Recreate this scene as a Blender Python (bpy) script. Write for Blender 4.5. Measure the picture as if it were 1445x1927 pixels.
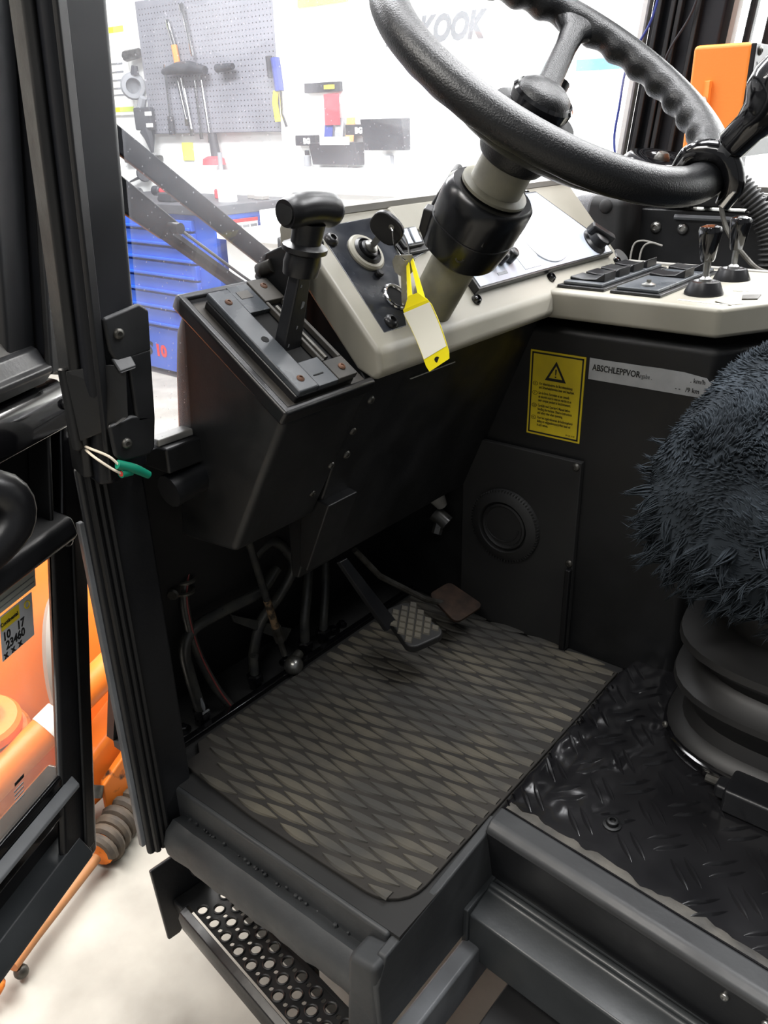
import bpy, bmesh, math, random
from mathutils import Vector, Matrix
import numpy as np

random.seed(7)
S = bpy.context.scene
COL = S.collection
for o in list(bpy.data.objects):
    bpy.data.objects.remove(o)

# ------------------------------------------------------------------ camera
# world: x = towards the rear of the vehicle, y = across the cab away from the open door, z = up, cab floor at z = 0 (metres)
cam_data = bpy.data.cameras.new('camera')
cam = bpy.data.objects.new('camera', cam_data)
COL.objects.link(cam)
S.camera = cam
cam_data.sensor_fit = 'HORIZONTAL'
cam_data.sensor_width = 36.0
cam_data.lens = 1560.0 / 1445.0 * 36.0
cam_data.clip_start = 0.02
cam_data.clip_end = 100
cam.matrix_world = Matrix(((0.780, -0.250, 0.573, 0), (0.625, 0.342, -0.701, 0), (-0.021, 0.906, 0.423, 1.0), (0, 0, 0, 1)))
_q = cam.matrix_world.to_quaternion().normalized()
cam.matrix_world = Matrix.Translation((0, 0, 1.0)) @ _q.to_matrix().to_4x4()

# ------------------------------------------------------------------ world, lamps, exposure
W = bpy.data.worlds.new('workshop_air')
S.world = W
W.use_nodes = True
W.node_tree.nodes['Background'].inputs[0].default_value = (0.93, 0.96, 1.0, 1)
W.node_tree.nodes['Background'].inputs[1].default_value = 0.24
S.view_settings.view_transform = 'Standard'
S.view_settings.look = 'None'
S.view_settings.exposure = 0.0
S.view_settings.gamma = 1.0
S.view_settings.use_curve_mapping = False


def ceiling_or_added_lamp(x, y, sx, sy, watts, z=2.9, color=(1.0, 0.98, 0.95)):
    d = bpy.data.lights.new('ceiling_or_added_lamp', 'AREA')
    d.shape = 'RECTANGLE'
    d.size = sx
    d.size_y = sy
    d.energy = watts
    d.color = color
    o = bpy.data.objects.new('ceiling_or_added_lamp', d)
    o.location = (x, y, z)
    COL.objects.link(o)
    return o


ceiling_or_added_lamp(-3.6, 2.4, 3.0, 0.5, 330)
ceiling_or_added_lamp(0.2, 3.1, 3.0, 0.5, 260)
ceiling_or_added_lamp(-2.4, -0.7, 3.0, 0.5, 205)
ceiling_or_added_lamp(-0.5, 1.5, 3.0, 0.9, 190)
ceiling_or_added_lamp(-0.5, 3.35, 2.4, 0.16, 70, z=1.95)  # unseen strip lamp added low over the bench to brighten the dashboard reflection
ceiling_or_added_lamp(-0.6, -1.5, 3.0, 0.5, 80)


# ------------------------------------------------------------------ materials
def lin(h):
    h = h.lstrip('#')
    r = []
    for i in (0, 2, 4):
        c = int(h[i:i + 2], 16) / 255
        r.append(c / 12.92 if c <= 0.04045 else ((c + 0.055) / 1.055) ** 2.4)
    return (*r, 1)


def mat(name, color, rough=0.5, metal=0.0, color2=None, cscale=12.0, cpos=(0.35, 0.7), bump=0.0, bscale=60.0,
        rvar=0.0, spec=0.5, detail=4.0, coat=0.0, bdist=0.002):
    m = bpy.data.materials.new(name)
    m.use_nodes = True
    nt = m.node_tree
    b = nt.nodes['Principled BSDF']
    c1 = lin(color) if isinstance(color, str) else color
    b.inputs['Base Color'].default_value = c1
    b.inputs['Roughness'].default_value = rough
    b.inputs['Metallic'].default_value = metal
    b.inputs['Specular IOR Level'].default_value = spec
    b.inputs['Coat Weight'].default_value = coat
    tc = nt.nodes.new('ShaderNodeTexCoord')

    def noise(sc, det=4.0):
        n = nt.nodes.new('ShaderNodeTexNoise')
        n.inputs['Scale'].default_value = sc
        n.inputs['Detail'].default_value = det
        nt.links.new(tc.outputs['Object'], n.inputs['Vector'])
        return n
    if color2 is not None:
        n = noise(cscale, detail)
        r = nt.nodes.new('ShaderNodeValToRGB')
        r.color_ramp.elements[0].position = cpos[0]
        r.color_ramp.elements[1].position = cpos[1]
        r.color_ramp.elements[0].color = c1
        r.color_ramp.elements[1].color = lin(color2) if isinstance(color2, str) else color2
        nt.links.new(n.outputs['Fac'], r.inputs['Fac'])
        nt.links.new(r.outputs['Color'], b.inputs['Base Color'])
    if rvar:
        n = noise(cscale * 1.7)
        mr = nt.nodes.new('ShaderNodeMapRange')
        mr.inputs['From Min'].default_value = 0.3
        mr.inputs['From Max'].default_value = 0.7
        mr.inputs['To Min'].default_value = max(0.02, rough - rvar)
        mr.inputs['To Max'].default_value = min(1, rough + rvar)
        nt.links.new(n.outputs['Fac'], mr.inputs['Value'])
        nt.links.new(mr.outputs['Result'], b.inputs['Roughness'])
    if bump:
        n = noise(bscale, 3.0)
        bp = nt.nodes.new('ShaderNodeBump')
        bp.inputs['Strength'].default_value = bump
        bp.inputs['Distance'].default_value = bdist
        nt.links.new(n.outputs['Fac'], bp.inputs['Height'])
        nt.links.new(bp.outputs['Normal'], b.inputs['Normal'])
    return m


def glass(name, tint, dust, dust_lo, dust_hi, dcol, scale=9.0, specks=True, gloss=0.04):
    """thin clear pane with a film of dust and dried water spots"""
    m = bpy.data.materials.new(name)
    m.use_nodes = True
    nt = m.node_tree
    nt.nodes.clear()
    out = nt.nodes.new('ShaderNodeOutputMaterial')
    tr = nt.nodes.new('ShaderNodeBsdfTransparent')
    tr.inputs[0].default_value = tint
    di = nt.nodes.new('ShaderNodeBsdfDiffuse')
    di.inputs[0].default_value = dcol
    tl = nt.nodes.new('ShaderNodeBsdfTranslucent')
    tl.inputs[0].default_value = dcol
    dd = nt.nodes.new('ShaderNodeMixShader')
    dd.inputs[0].default_value = 0.5
    nt.links.new(di.outputs[0], dd.inputs[1])
    nt.links.new(tl.outputs[0], dd.inputs[2])
    gl = nt.nodes.new('ShaderNodeBsdfGlossy')
    gl.inputs['Roughness'].default_value = 0.03
    tc = nt.nodes.new('ShaderNodeTexCoord')
    n = nt.nodes.new('ShaderNodeTexNoise')
    n.inputs['Scale'].default_value = scale
    n.inputs['Detail'].default_value = 5
    nt.links.new(tc.outputs['Object'], n.inputs['Vector'])
    mr = nt.nodes.new('ShaderNodeMapRange')
    mr.inputs['From Min'].default_value = 0.3
    mr.inputs['From Max'].default_value = 0.75
    mr.inputs['To Min'].default_value = dust_lo
    mr.inputs['To Max'].default_value = dust_hi
    nt.links.new(n.outputs['Fac'], mr.inputs['Value'])
    fac = mr.outputs['Result']
    if specks:
        v = nt.nodes.new('ShaderNodeTexVoronoi')
        v.inputs['Scale'].default_value = 95
        v.inputs['Randomness'].default_value = 1.0
        nt.links.new(tc.outputs['Object'], v.inputs['Vector'])
        lt = nt.nodes.new('ShaderNodeMath')
        lt.operation = 'LESS_THAN'
        lt.inputs[1].default_value = 0.10
        nt.links.new(v.outputs['Distance'], lt.inputs[0])
        mu = nt.nodes.new('ShaderNodeMath')
        mu.operation = 'MULTIPLY'
        mu.inputs[1].default_value = 0.22
        nt.links.new(lt.outputs[0], mu.inputs[0])
        ad = nt.nodes.new('ShaderNodeMath')
        ad.operation = 'ADD'
        nt.links.new(fac, ad.inputs[0])
        nt.links.new(mu.outputs[0], ad.inputs[1])
        fac = ad.outputs[0]
    m1 = nt.nodes.new('ShaderNodeMixShader')
    nt.links.new(fac, m1.inputs[0])
    nt.links.new(tr.outputs[0], m1.inputs[1])
    nt.links.new(dd.outputs[0], m1.inputs[2])
    m2 = nt.nodes.new('ShaderNodeMixShader')
    m2.inputs[0].default_value = gloss
    nt.links.new(m1.outputs[0], m2.inputs[1])
    nt.links.new(gl.outputs[0], m2.inputs[2])
    nt.links.new(m2.outputs[0], out.inputs[0])
    return m


M = {}
M['black_paint'] = mat('black_paint', '#141517', 0.38, color2='#1c1d20', cscale=7, rvar=0.1, bump=0.12, bscale=140)
M['black_satin'] = mat('black_satin', '#0e0f10', 0.48, color2='#151618', cscale=9, rvar=0.1, bump=0.1, bscale=200)
M['black_dull'] = mat('black_dull', '#1a1a1b', 0.7, color2='#262625', cscale=6, bump=0.15, bscale=90)
M['black_deep'] = mat('black_deep', '#101012', 0.6)
M['black_gloss'] = mat('black_gloss', '#0b0b0d', 0.12, coat=0.4)
M['black_semi'] = mat('black_semi', '#0e0f11', 0.24)
M['black_plastic'] = mat('black_plastic', '#141416', 0.33, bump=0.15, bscale=400, bdist=0.0006)
M['wheel_skin'] = mat('wheel_skin', '#0e0f11', 0.36, bump=0.55, bscale=520, bdist=0.0012)
M['pillar'] = mat('pillar_paint', '#0d0f13', 0.5, color2='#14161b', cscale=5, rvar=0.08, spec=0.35)
M['rubber'] = mat('rubber', '#1a1a1b', 0.55, color2='#232322', cscale=14)
M['seal'] = mat('seal', '#121315', 0.5, spec=0.4)
M['mat_base'] = mat('mat_rubber', '#211f1d', 0.8, color2='#302d29', cscale=9, bump=0.2, bscale=120)
M['mat_lens'] = mat('mat_worn_rubber', '#3b3a37', 0.72, color2='#6d6656', cscale=5.5, cpos=(0.42, 0.85), bump=0.25, bscale=160)
M['plate'] = mat('painted_tread_plate', '#141416', 0.2, color2='#212123', cscale=8, rvar=0.07, bump=0.25, bscale=26, bdist=0.003)
M['worn_or_lit_edge'] = mat('worn_or_lit_grey', '#5a5c5e', 0.45, color2='#7f8286', cscale=9, cpos=(0.3, 0.8), bump=0.25, bscale=50, rvar=0.1)  # worn grey paint; also painted-in highlights on door ledge and cross beam
M['edge_paint'] = mat('edge_paint', '#2f3032', 0.5, color2='#424446', cscale=6, cpos=(0.35, 0.75), bump=0.3, bscale=40, rvar=0.1)
M['worn_band'] = mat('worn_band', '#5a5751', 0.55, color2='#3b3a38', cscale=22, cpos=(0.38, 0.68), bump=0.3, bscale=90)
M['sill_paint'] = mat('sill_paint', '#2f3133', 0.55, color2='#3c3e40', cscale=8, bump=0.4, bscale=45, bdist=0.003, rvar=0.1)
M['tube_paint'] = mat('tube_paint', '#2b2e30', 0.42, color2='#3a3d3f', cscale=6, rvar=0.1, bump=0.2, bscale=70)
M['grey_dash'] = mat('grey_dash_plastic', '#8b887c', 0.42, color2='#949085', cscale=6, bump=0.12, bscale=500, bdist=0.0005)
M['dash_panel'] = mat('dash_black_panel', '#1e2025', 0.2, color2='#34373d', cscale=14, cpos=(0.4, 0.75), rvar=0.1)
M['face_panel'] = mat('instrument_face', '#aab1bd', 0.16, color2='#b7bdc8', cscale=10)
M['oval'] = mat('instrument_window', '#e8eaee', 0.08, coat=0.5)  # near-white colour paints the washed-out reflection onto the oval glass
M['column'] = mat('column_paint', '#6b695e', 0.5, color2='#85826f', cscale=22, cpos=(0.35, 0.75), bump=0.2, bscale=80)
M['gate'] = mat('gate_plate', '#3b3f43', 0.33, color2='#53565a', cscale=10, rvar=0.12)
M['tray'] = mat('console_tray_dust', '#2d2c2a', 0.6, color2='#4c4842', cscale=16)
M['steel'] = mat('steel', '#9a9a98', 0.3, metal=0.9, color2='#7a7871', cscale=60)
M['dull_steel'] = mat('dull_steel', '#5b5a56', 0.42, metal=0.7, color2='#3e3b36', cscale=50)
M['rust'] = mat('rusty_metal', '#6b4a36', 0.65, metal=0.3, color2='#3a2a22', cscale=60, bump=0.3, bscale=200)
M['rust_dark'] = mat('worn_brown_metal', '#231a15', 0.6, metal=0.0, color2='#3a2b21', spec=0.25, cscale=40, bump=0.2, bscale=150)
M['rod_bare'] = mat('bare_worn_rod', '#8a7358', 0.5, metal=0.4, color2='#3b342c', cscale=90, cpos=(0.45, 0.6))
M['chrome'] = mat('chrome', '#c8c8c8', 0.12, metal=1.0)
M['pipe'] = mat('black_pipe', '#2a2b2c', 0.36, color2='#3d3d38', cscale=40, rvar=0.1)
M['red_line'] = mat('red_line', '#7a3434', 0.6)
M['tag_yellow'] = mat('yellow_plastic', '#f2e21c', 0.4)
M['tag_white'] = mat('white_label', '#f4f2e4', 0.35)
M['sticker_yellow'] = mat('yellow_sticker', '#e0c81e', 0.45, color2='#cdb526', cscale=20)
M['sticker_silver'] = mat('silver_sticker', '#a9abad', 0.4, color2='#b9bbbd', cscale=30)
M['sticker_grey'] = mat('grey_sticker', '#a3a59c', 0.5, color2='#94968d', cscale=20)
M['print_black'] = mat('print_black', '#141414', 0.6)
M['print_faint'] = mat('print_faint', '#6e7072', 0.6)
M['print_red'] = mat('print_red', '#d02020', 0.5)
M['wall_print'] = mat('wall_print', '#4c4f52', 0.7)
M['print_grey'] = mat('print_grey', '#83868a', 0.6)
M['fur'] = mat('sheepskin', '#22262a', 0.95, color2='#343a40', cscale=16, spec=0.1)
M['bellows'] = mat('bellows_rubber', '#131314', 0.5, color2='#1a1a1a', cscale=8)
M['orange'] = mat('orange_paint', '#f0822c', 0.4, color2='#e8762a', cscale=4, bump=0.06, bscale=60)
M['orange_box'] = mat('orange_box_paint', '#f58a35', 0.45, bump=0.1, bscale=200)
M['orange_worn'] = mat('worn_orange_paint', '#d8741f', 0.55, color2='#2a1d14', cscale=22, cpos=(0.52, 0.62), bump=0.2, bscale=60)
M['hose_wrap'] = mat('hose_wrap', '#3a332c', 0.7, color2='#54483a', cscale=30)
M['wood_edge'] = mat('worn_edge_strip', '#9a6a40', 0.6, color2='#b9794a', cscale=14)
M['grey_wheel'] = mat('grey_cover', '#8d8a86', 0.6)
M['concrete'] = mat('concrete', '#858179', 0.75, color2='#a7a39a', cscale=6, cpos=(0.3, 0.72), bump=0.25, bscale=30, detail=10, rvar=0.1)
M['wall_white'] = mat('white_wall', '#eef0ee', 0.8)
M['board_white'] = mat('white_board', '#f2f4f2', 0.5)
M['pegboard'] = mat('perforated_board', '#74757d', 0.55, color2='#686970', cscale=4)
M['blue'] = mat('blue_cabinet_paint', '#1f4fb4', 0.35, color2='#2456bd', cscale=4)
M['blue_dark'] = mat('blue_dark_side', '#1c3f9a', 0.4)  # darker copy of the cabinet blue for its side panel
M['worktop'] = mat('dark_worktop', '#3a3b40', 0.5, color2='#4a4a4e', cscale=8)
M['tool_dark'] = mat('tool_dark', '#23242a', 0.5)
M['paper'] = mat('paper', '#f4f4f0', 0.7)
M['red'] = mat('red_plastic', '#d33a44', 0.5)
M['yellow_note'] = mat('yellow_note', '#e2e25a', 0.7)
M['handle_orange'] = mat('handle_orange', '#c87a32', 0.5)
M['handle_yellow'] = mat('handle_yellow', '#dcc93a', 0.5)
M['handle_blue'] = mat('handle_blue', '#25357e', 0.5)
M['teal'] = mat('teal_print', '#8fd0d4', 0.6)
M['blue_print'] = mat('blue_print', '#3d86d8', 0.6)
M['green_print'] = mat('green_print', '#cfe34a', 0.6)
M['green_sleeve'] = mat('green_sleeve', '#0f7d62', 0.4)
M['wire_white'] = mat('white_wire', '#d9cfbd', 0.5)
M['wire_red'] = mat('red_core', '#c04038', 0.5)
M['brown_pack'] = mat('orange_leaflet', '#c98a55', 0.6)
M['hole'] = mat('dark_hole', '#050505', 0.9)
M['grey_light'] = mat('light_grey_trim', '#8f8d88', 0.5)
M['bulb'] = mat('lamp_grey', '#9aa0a8', 0.2)
M['windscreen'] = glass('windscreen_glass', (0.95, 0.96, 0.98, 1), 0, 0.06, 0.16, (0.85, 0.86, 0.92, 1))
M['side_glass'] = glass('side_glass', (0.97, 0.98, 1, 1), 0, 0.0, 0.03, (0.9, 0.9, 0.92, 1), specks=False)
M['door_glass'] = glass('door_glass', (0.95, 0.93, 0.9, 1), 0, 0.04, 0.12, (0.9, 0.85, 0.78, 1), scale=5, specks=False)


# ------------------------------------------------------------------ mesh helpers
def v3(p):
    return Vector(p)


def frame(o, X, Y=None, Z=None):
    """4x4 matrix with origin o and axes; missing axis completed"""
    X = v3(X).normalized()
    if Z is None:
        Y = v3(Y).normalized()
        Y = (Y - X * Y.dot(X)).normalized()
        Z = X.cross(Y)
    else:
        Z = v3(Z).normalized()
        X = (X - Z * X.dot(Z)).normalized()
        Y = Z.cross(X)
    m = Matrix((X, Y, Z)).transposed().to_4x4()
    m.translation = v3(o)
    return m


def zframe(o, Z, hint=(0, 1, 0)):
    Z = v3(Z).normalized()
    h = v3(hint)
    if abs(h.normalized().dot(Z)) > 0.95:
        h = Vector((1, 0, 0))
    X = (h - Z * h.dot(Z)).normalized()
    return frame(o, X, Z=Z)


I4 = Matrix.Identity(4)


class MB:
    def __init__(s, xf=None):
        s.v = []
        s.f = []
        s.xf = xf or I4

    def add(s, vs, fs, xf=None):
        n = len(s.v)
        m = s.xf @ xf if xf is not None else s.xf
        s.v += [tuple(m @ v3(p)) for p in vs]
        s.f += [[i + n for i in f] for f in fs]
        return s

    def box(s, x0, x1, y0, y1, z0, z1, xf=None):
        vs = [(x, y, z) for z in (z0, z1) for y in (y0, y1) for x in (x0, x1)]
        fs = [(0, 2, 3, 1), (4, 5, 7, 6), (0, 1, 5, 4), (2, 6, 7, 3), (0, 4, 6, 2), (1, 3, 7, 5)]
        return s.add(vs, fs, xf)

    def prism(s, poly, vec, xf=None):
        """poly: 3d points, extruded along vec"""
        n = len(poly)
        vec = v3(vec)
        a = [v3(p) for p in poly]
        nrm = Vector((0, 0, 0))
        for i in range(n):
            nrm += a[i].cross(a[(i + 1) % n])
        if nrm.dot(vec) > 0:
            a = a[::-1]
        vs = [tuple(p) for p in a] + [tuple(p + vec) for p in a]
        fs = [list(range(n)), list(range(2 * n - 1, n - 1, -1))]
        fs += [(i, i + n, (i + 1) % n + n, (i + 1) % n) for i in range(n)]
        fs = [f if k < 2 else tuple(reversed(f)) for k, f in enumerate(fs)]
        fs[0] = list(range(n))
        return s.add(vs, [f for f in fs], xf)

    def prism2(s, poly, z0, z1, xf=None):
        return s.prism([(x, y, z0) for x, y in poly], (0, 0, z1 - z0), xf)

    def tube(s, path, r, seg=10, cap=True, xf=None, smooth=0, closed=False, squash=None):
        P = [v3(p) for p in path]
        if smooth:
            P = catmull(P, smooth, closed)
        n = len(P)
        R = list(r) if hasattr(r, '__len__') else [r] * n
        if len(R) != n:
            R = [R[0] + (R[-1] - R[0]) * i / (n - 1) for i in range(n)] if len(R) == 2 else [np.interp(i / (n - 1), np.linspace(0, 1, len(R)), R) for i in range(n)]
        vs = []
        fs = []
        prev = None
        for i in range(n):
            if closed:
                t = (P[(i + 1) % n] - P[i - 1]).normalized()
            else:
                t = (P[min(i + 1, n - 1)] - P[max(i - 1, 0)]).normalized()
            if prev is None:
                h = Vector((0, 0, 1)) if abs(t.z) < 0.9 else Vector((1, 0, 0))
                u = (h - t * h.dot(t)).normalized()
            else:
                u = (prev - t * prev.dot(t)).normalized()
            prev = u
            w = t.cross(u)
            for k in range(seg):
                a = 2 * math.pi * k / seg
                vs.append(tuple(P[i] + (u * math.cos(a) + w * math.sin(a)) * R[i]))
        m = n if closed else n - 1
        for i in range(m):
            j = (i + 1) % n
            for k in range(seg):
                l = (k + 1) % seg
                fs.append((i * seg + k, i * seg + l, j * seg + l, j * seg + k))
        if cap and not closed:
            fs.append(tuple(range(seg))[::-1])
            fs.append(tuple((n - 1) * seg + k for k in range(seg)))
        return s.add(vs, fs, xf)

    def lathe(s, prof, xf=None, seg=24, sx=1.0, sy=1.0, pw=None):
        """prof: (r, z) list around local z; pw = superellipse exponent"""
        vs = []
        fs = []
        n = len(prof)
        for r, z in prof:
            for k in range(seg):
                a = 2 * math.pi * k / seg
                c, d = math.cos(a), math.sin(a)
                if pw:
                    q = (abs(c) ** pw + abs(d) ** pw) ** (-1 / pw)
                    c, d = c * q, d * q
                vs.append((r * c * sx, r * d * sy, z))
        for i in range(n - 1):
            for k in range(seg):
                l = (k + 1) % seg
                fs.append((i * seg + k, i * seg + l, (i + 1) * seg + l, (i + 1) * seg + k))
        if prof[0][0] > 1e-6:
            fs.append(tuple(range(seg))[::-1])
        if prof[-1][0] > 1e-6:
            fs.append(tuple((n - 1) * seg + k for k in range(seg)))
        return s.add(vs, fs, xf)

    def cyl(s, r, z0, z1, xf=None, seg=20, b=0.0):
        if b:
            return s.lathe([(r - b, z0), (r, z0 + b), (r, z1 - b), (r - b, z1)], xf, seg)
        return s.lathe([(r, z0), (r, z1)], xf, seg)

    def sphere(s, r, xf=None, seg=20, rings=12, sz=1.0):
        pr = [(max(1e-7, r * math.sin(math.pi * i / rings)), -r * sz * math.cos(math.pi * i / rings)) for i in range(rings + 1)]
        return s.lathe(pr, xf, seg)

    def torus(s, R, r, xf=None, seg=32, ms=8):
        pts = [(R * math.cos(2 * math.pi * i / seg), R * math.sin(2 * math.pi * i / seg), 0) for i in range(seg)]
        return s.tube(pts, r, ms, closed=True, xf=xf)

    def screw(s, p, n, r=0.006, h=0.003):
        """dome head with a hexagon socket rim"""
        f = zframe(p, n)
        s.lathe([(r, 0), (r, h * 0.4), (r * 0.75, h), (r * 0.45, h * 1.15), (r * 0.4, h * 0.6), (1e-6, h * 0.6)], f, 12)
        return s

    def build(s, name, m, parent=None, bevel=0.0, bseg=2, angle=40, sub=0):
        me = bpy.data.meshes.new(name)
        me.from_pydata(s.v, [], s.f)
        bm = bmesh.new()
        bm.from_mesh(me)
        bmesh.ops.remove_doubles(bm, verts=bm.verts, dist=1e-6)
        bmesh.ops.recalc_face_normals(bm, faces=bm.faces)
        bm.to_mesh(me)
        bm.free()
        me.materials.append(M[m] if isinstance(m, str) else m)
        me.polygons.foreach_set('use_smooth', [True] * len(me.polygons))
        me.set_sharp_from_angle(angle=math.radians(angle))
        o = bpy.data.objects.new(name, me)
        COL.objects.link(o)
        if bevel:
            md = o.modifiers.new('bevel', 'BEVEL')
            md.width = bevel
            md.segments = bseg
            md.limit_method = 'ANGLE'
            md.angle_limit = math.radians(35)
            md.harden_normals = True
        if sub:
            md = o.modifiers.new('sub', 'SUBSURF')
            md.levels = md.render_levels = sub
        if parent is not None:
            adopt(o, parent)
        return o


def catmull(P, k, closed=False):
    out = []
    n = len(P)
    m = n if closed else n - 1
    for i in range(m):
        if closed:
            p0, p1, p2, p3 = P[i - 1], P[i], P[(i + 1) % n], P[(i + 2) % n]
        else:
            p1, p2 = P[i], P[i + 1]
            p0 = P[i - 1] if i else p1 * 2 - p2
            p3 = P[i + 2] if i + 2 < n else p2 * 2 - p1
        for j in range(k):
            t = j / k
            out.append(0.5 * ((2 * p1) + (p2 - p0) * t + (2 * p0 - 5 * p1 + 4 * p2 - p3) * t * t + (3 * p1 - p0 - 3 * p2 + p3) * t ** 3))
    if not closed:
        out.append(P[-1])
    return out


def adopt(o, parent):
    o.parent = parent
    o.matrix_parent_inverse = world_of(parent).inverted()


def world_of(o):
    m = o.matrix_basis.copy()
    if o.parent is not None:
        m = world_of(o.parent) @ o.matrix_parent_inverse @ m
    return m


def thing(name, label, cat, loc, group=None):
    o = bpy.data.objects.new(name, None)
    o.empty_display_size = 0.05
    o.location = loc
    COL.objects.link(o)
    o['label'] = label
    o['category'] = cat
    if group:
        o['group'] = group
    return o


def tag(o, label, cat=None, group=None):
    o['label'] = label
    if cat:
        o['category'] = cat
    if group:
        o['group'] = group
    return o


def structure(o, label=None):
    o['kind'] = 'structure'
    if label:
        o['label'] = label
    return o


def stuff(o):
    o['kind'] = 'stuff'
    return o


def text(name, body, size, origin, X, Y, m, parent, shear=0.0, align='LEFT', ext=0.0004, sx=1.0, bold=0.0):
    cu = bpy.data.curves.new(name, 'FONT')
    cu.body = body
    cu.size = size
    cu.extrude = ext
    cu.shear = shear
    cu.align_x = align
    cu.offset = bold
    cu.resolution_u = 3
    cu.space_line = 1.0
    t = bpy.data.objects.new(name + '_curve', cu)
    COL.objects.link(t)
    bpy.context.view_layer.update()
    me = bpy.data.meshes.new_from_object(t.evaluated_get(bpy.context.evaluated_depsgraph_get()))
    bpy.data.objects.remove(t)
    f = frame(origin, X, Y=Y) @ Matrix.Diagonal((sx, 1, 1, 1))
    me.transform(f)
    me.materials.clear()
    me.materials.append(M[m])
    o = bpy.data.objects.new(name, me)
    COL.objects.link(o)
    if parent is not None:
        adopt(o, parent)
    return o


def dup(o, offset=None, parent=None):
    c = o.copy()
    COL.objects.link(c)
    if parent is not None:
        c.parent = parent
    if offset is not None:
        c.location = v3(o.location) + v3(offset)
    for ch in list(o.children):
        dup(ch, parent=c)
    return c


def cap_screws(parent, pts, n, r=0.006, m='dull_steel', name='screw'):
    for p in pts:
        MB().screw(p, n, r, r * 0.55).build(name, m, parent)


GZ = -0.45   # workshop floor level
# ------------------------------------------------------------------ the workshop
structure(MB().box(-9, 5, -4, 4.0, GZ - 0.1, GZ).build('floor', 'concrete'), 'pale concrete workshop floor')
structure(MB().box(-9, 5, 3.9, 4.0, GZ, 3.1).build('wall_back', 'wall_white'), 'white painted workshop wall behind the bench')
structure(MB().box(-9.1, -9, -4, 4.0, GZ, 3.1).build('wall_left', 'wall_white'), 'white painted side wall of the workshop')

YB = 3.88
# white wall board with lettering
wb = thing('wall_board', 'large white board with grey tyre maker lettering above the workbench', 'wall board', (-2.4, 3.9, 0.63))
MB().box(-3.86, 0.6, 3.84, 3.9, 0.64, 2.4).build('panel', 'board_white', wb, bevel=0.004)
lt = text('lettering', 'HanKOOK', 0.155, (-2.47, 3.838, 1.372), (1, 0, 0), (0, 0, 1), 'wall_print', wb, shear=0.25, bold=0.008, sx=0.82, align='RIGHT')
lt['label'] = 'grey slanted tyre maker lettering'
for i, (x0, x1, c) in enumerate([(-2.24, -1.96, 'teal'), (-1.96, -1.72, 'blue_print')]):
    MB().box(x0, x1, 3.832, 3.84, 1.20, 1.245).build('printed_stripe', c, wb)
for i, (x, z, s) in enumerate([(-2.19, 1.40, 0.05), (-2.05, 1.41, 0.04), (-2.2, 1.31, 0.022), (-2.08, 1.30, 0.03)]):
    MB().cyl(s * 0.6, 0, 0.004, zframe((x, 3.84, z), (0, -1, 0)), 14).build('printed_mark', 'print_grey', wb)
tag(MB().box(-3.66, -3.3, 3.83, 3.838, 1.59, 1.72).build('notice', 'green_print'), 'bright green notice high on the white wall', 'notice')

# ledge and white bench right of the blue cabinet
bn = thing('workbench', 'long white workbench standing under the white wall board', 'workbench', (-2.2, 3.6, GZ))
MB().box(-3.78, -0.2, 3.2, 3.89, 0.44, 0.48).build('bench_top', 'board_white', bn, bevel=0.004)
MB().box(-3.76, -0.22, 3.86, 3.895, 0.48, 0.64).build('shaded_back_panel', 'grey_light', bn)  # grey colour puts in the shade under the wall board
MB().box(-3.76, -0.22, 3.25, 3.3, GZ, 0.44).build('front_panel', 'board_white', bn)
tag(MB().box(-3.74, -3.55, 3.5, 3.7, 0.48, 0.57).build('parts_box', 'paper', bevel=0.006), 'small white box on the white workbench next to the blue cabinet', 'box')

# blue tool cabinet
cb = thing('tool_cabinet', 'blue steel tool cabinet with full width drawers and dark worktop', 'tool cabinet', (-4.4, 3.5, GZ))
MB().box(-5.2, -3.83, 3.235, 3.86, -0.42, 0.555).build('cabinet_body', 'blue', cb, bevel=0.006)
MB().box(-5.24, -3.80, 3.2, 3.88, 0.555, 0.608).build('worktop', 'worktop', cb, bevel=0.005)
MB().box(-5.15, -3.88, 3.28, 3.8, GZ, -0.42).build('plinth', 'black_deep', cb)
MB().box(-3.831, -3.826, 3.26, 3.84, -0.36, 0.53).build('side_panel', 'blue_dark', cb, bevel=0.002)
dz = [0.53, 0.459, 0.366, 0.277, 0.181, 0.082, -0.019, -0.129]
for i in range(len(dz) - 1):
    d = MB().box(-5.1, -4.0, 3.205, 3.236, dz[i + 1] + 0.006, dz[i] - 0.006).build('drawer', 'blue', cb, bevel=0.004)
    MB().box(-5.09, -4.01, 3.188, 3.207, dz[i + 1] + 0.009, dz[i + 1] + 0.026).build('grip_rail', 'blue', d, bevel=0.005)
fb = MB().box(-5.1, -4.0, 3.205, 3.236, -0.41, -0.14).build('drawer', 'blue', cb, bevel=0.004)
text('lettering', 'S', 0.115, (-4.61, 3.203, -0.325), (1, 0, 0), (0, 0, 1), 'print_black', fb, shear=0.25, bold=0.006, sx=1.3)['label'] = 'black letter S of the cabinet logo'
text('lettering', '10', 0.10, (-4.50, 3.203, -0.322), (1, 0, 0), (0, 0, 1), 'print_red', fb, bold=0.006, sx=1.15)['label'] = 'red figures 10 of the cabinet logo'
MB().box(-3.826, -3.823, 3.36, 3.56, 0.44, 0.525).build('notice_plate', 'paper', cb)
MB().box(-3.823, -3.821, 3.36, 3.56, 0.505, 0.525).build('notice_strip', 'print_red', cb)
for k in range(3):
    MB().box(-3.823, -3.821, 3.38 + k * 0.06, 3.43 + k * 0.06, 0.455, 0.49).build('notice_print', 'print_grey', cb)

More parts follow.
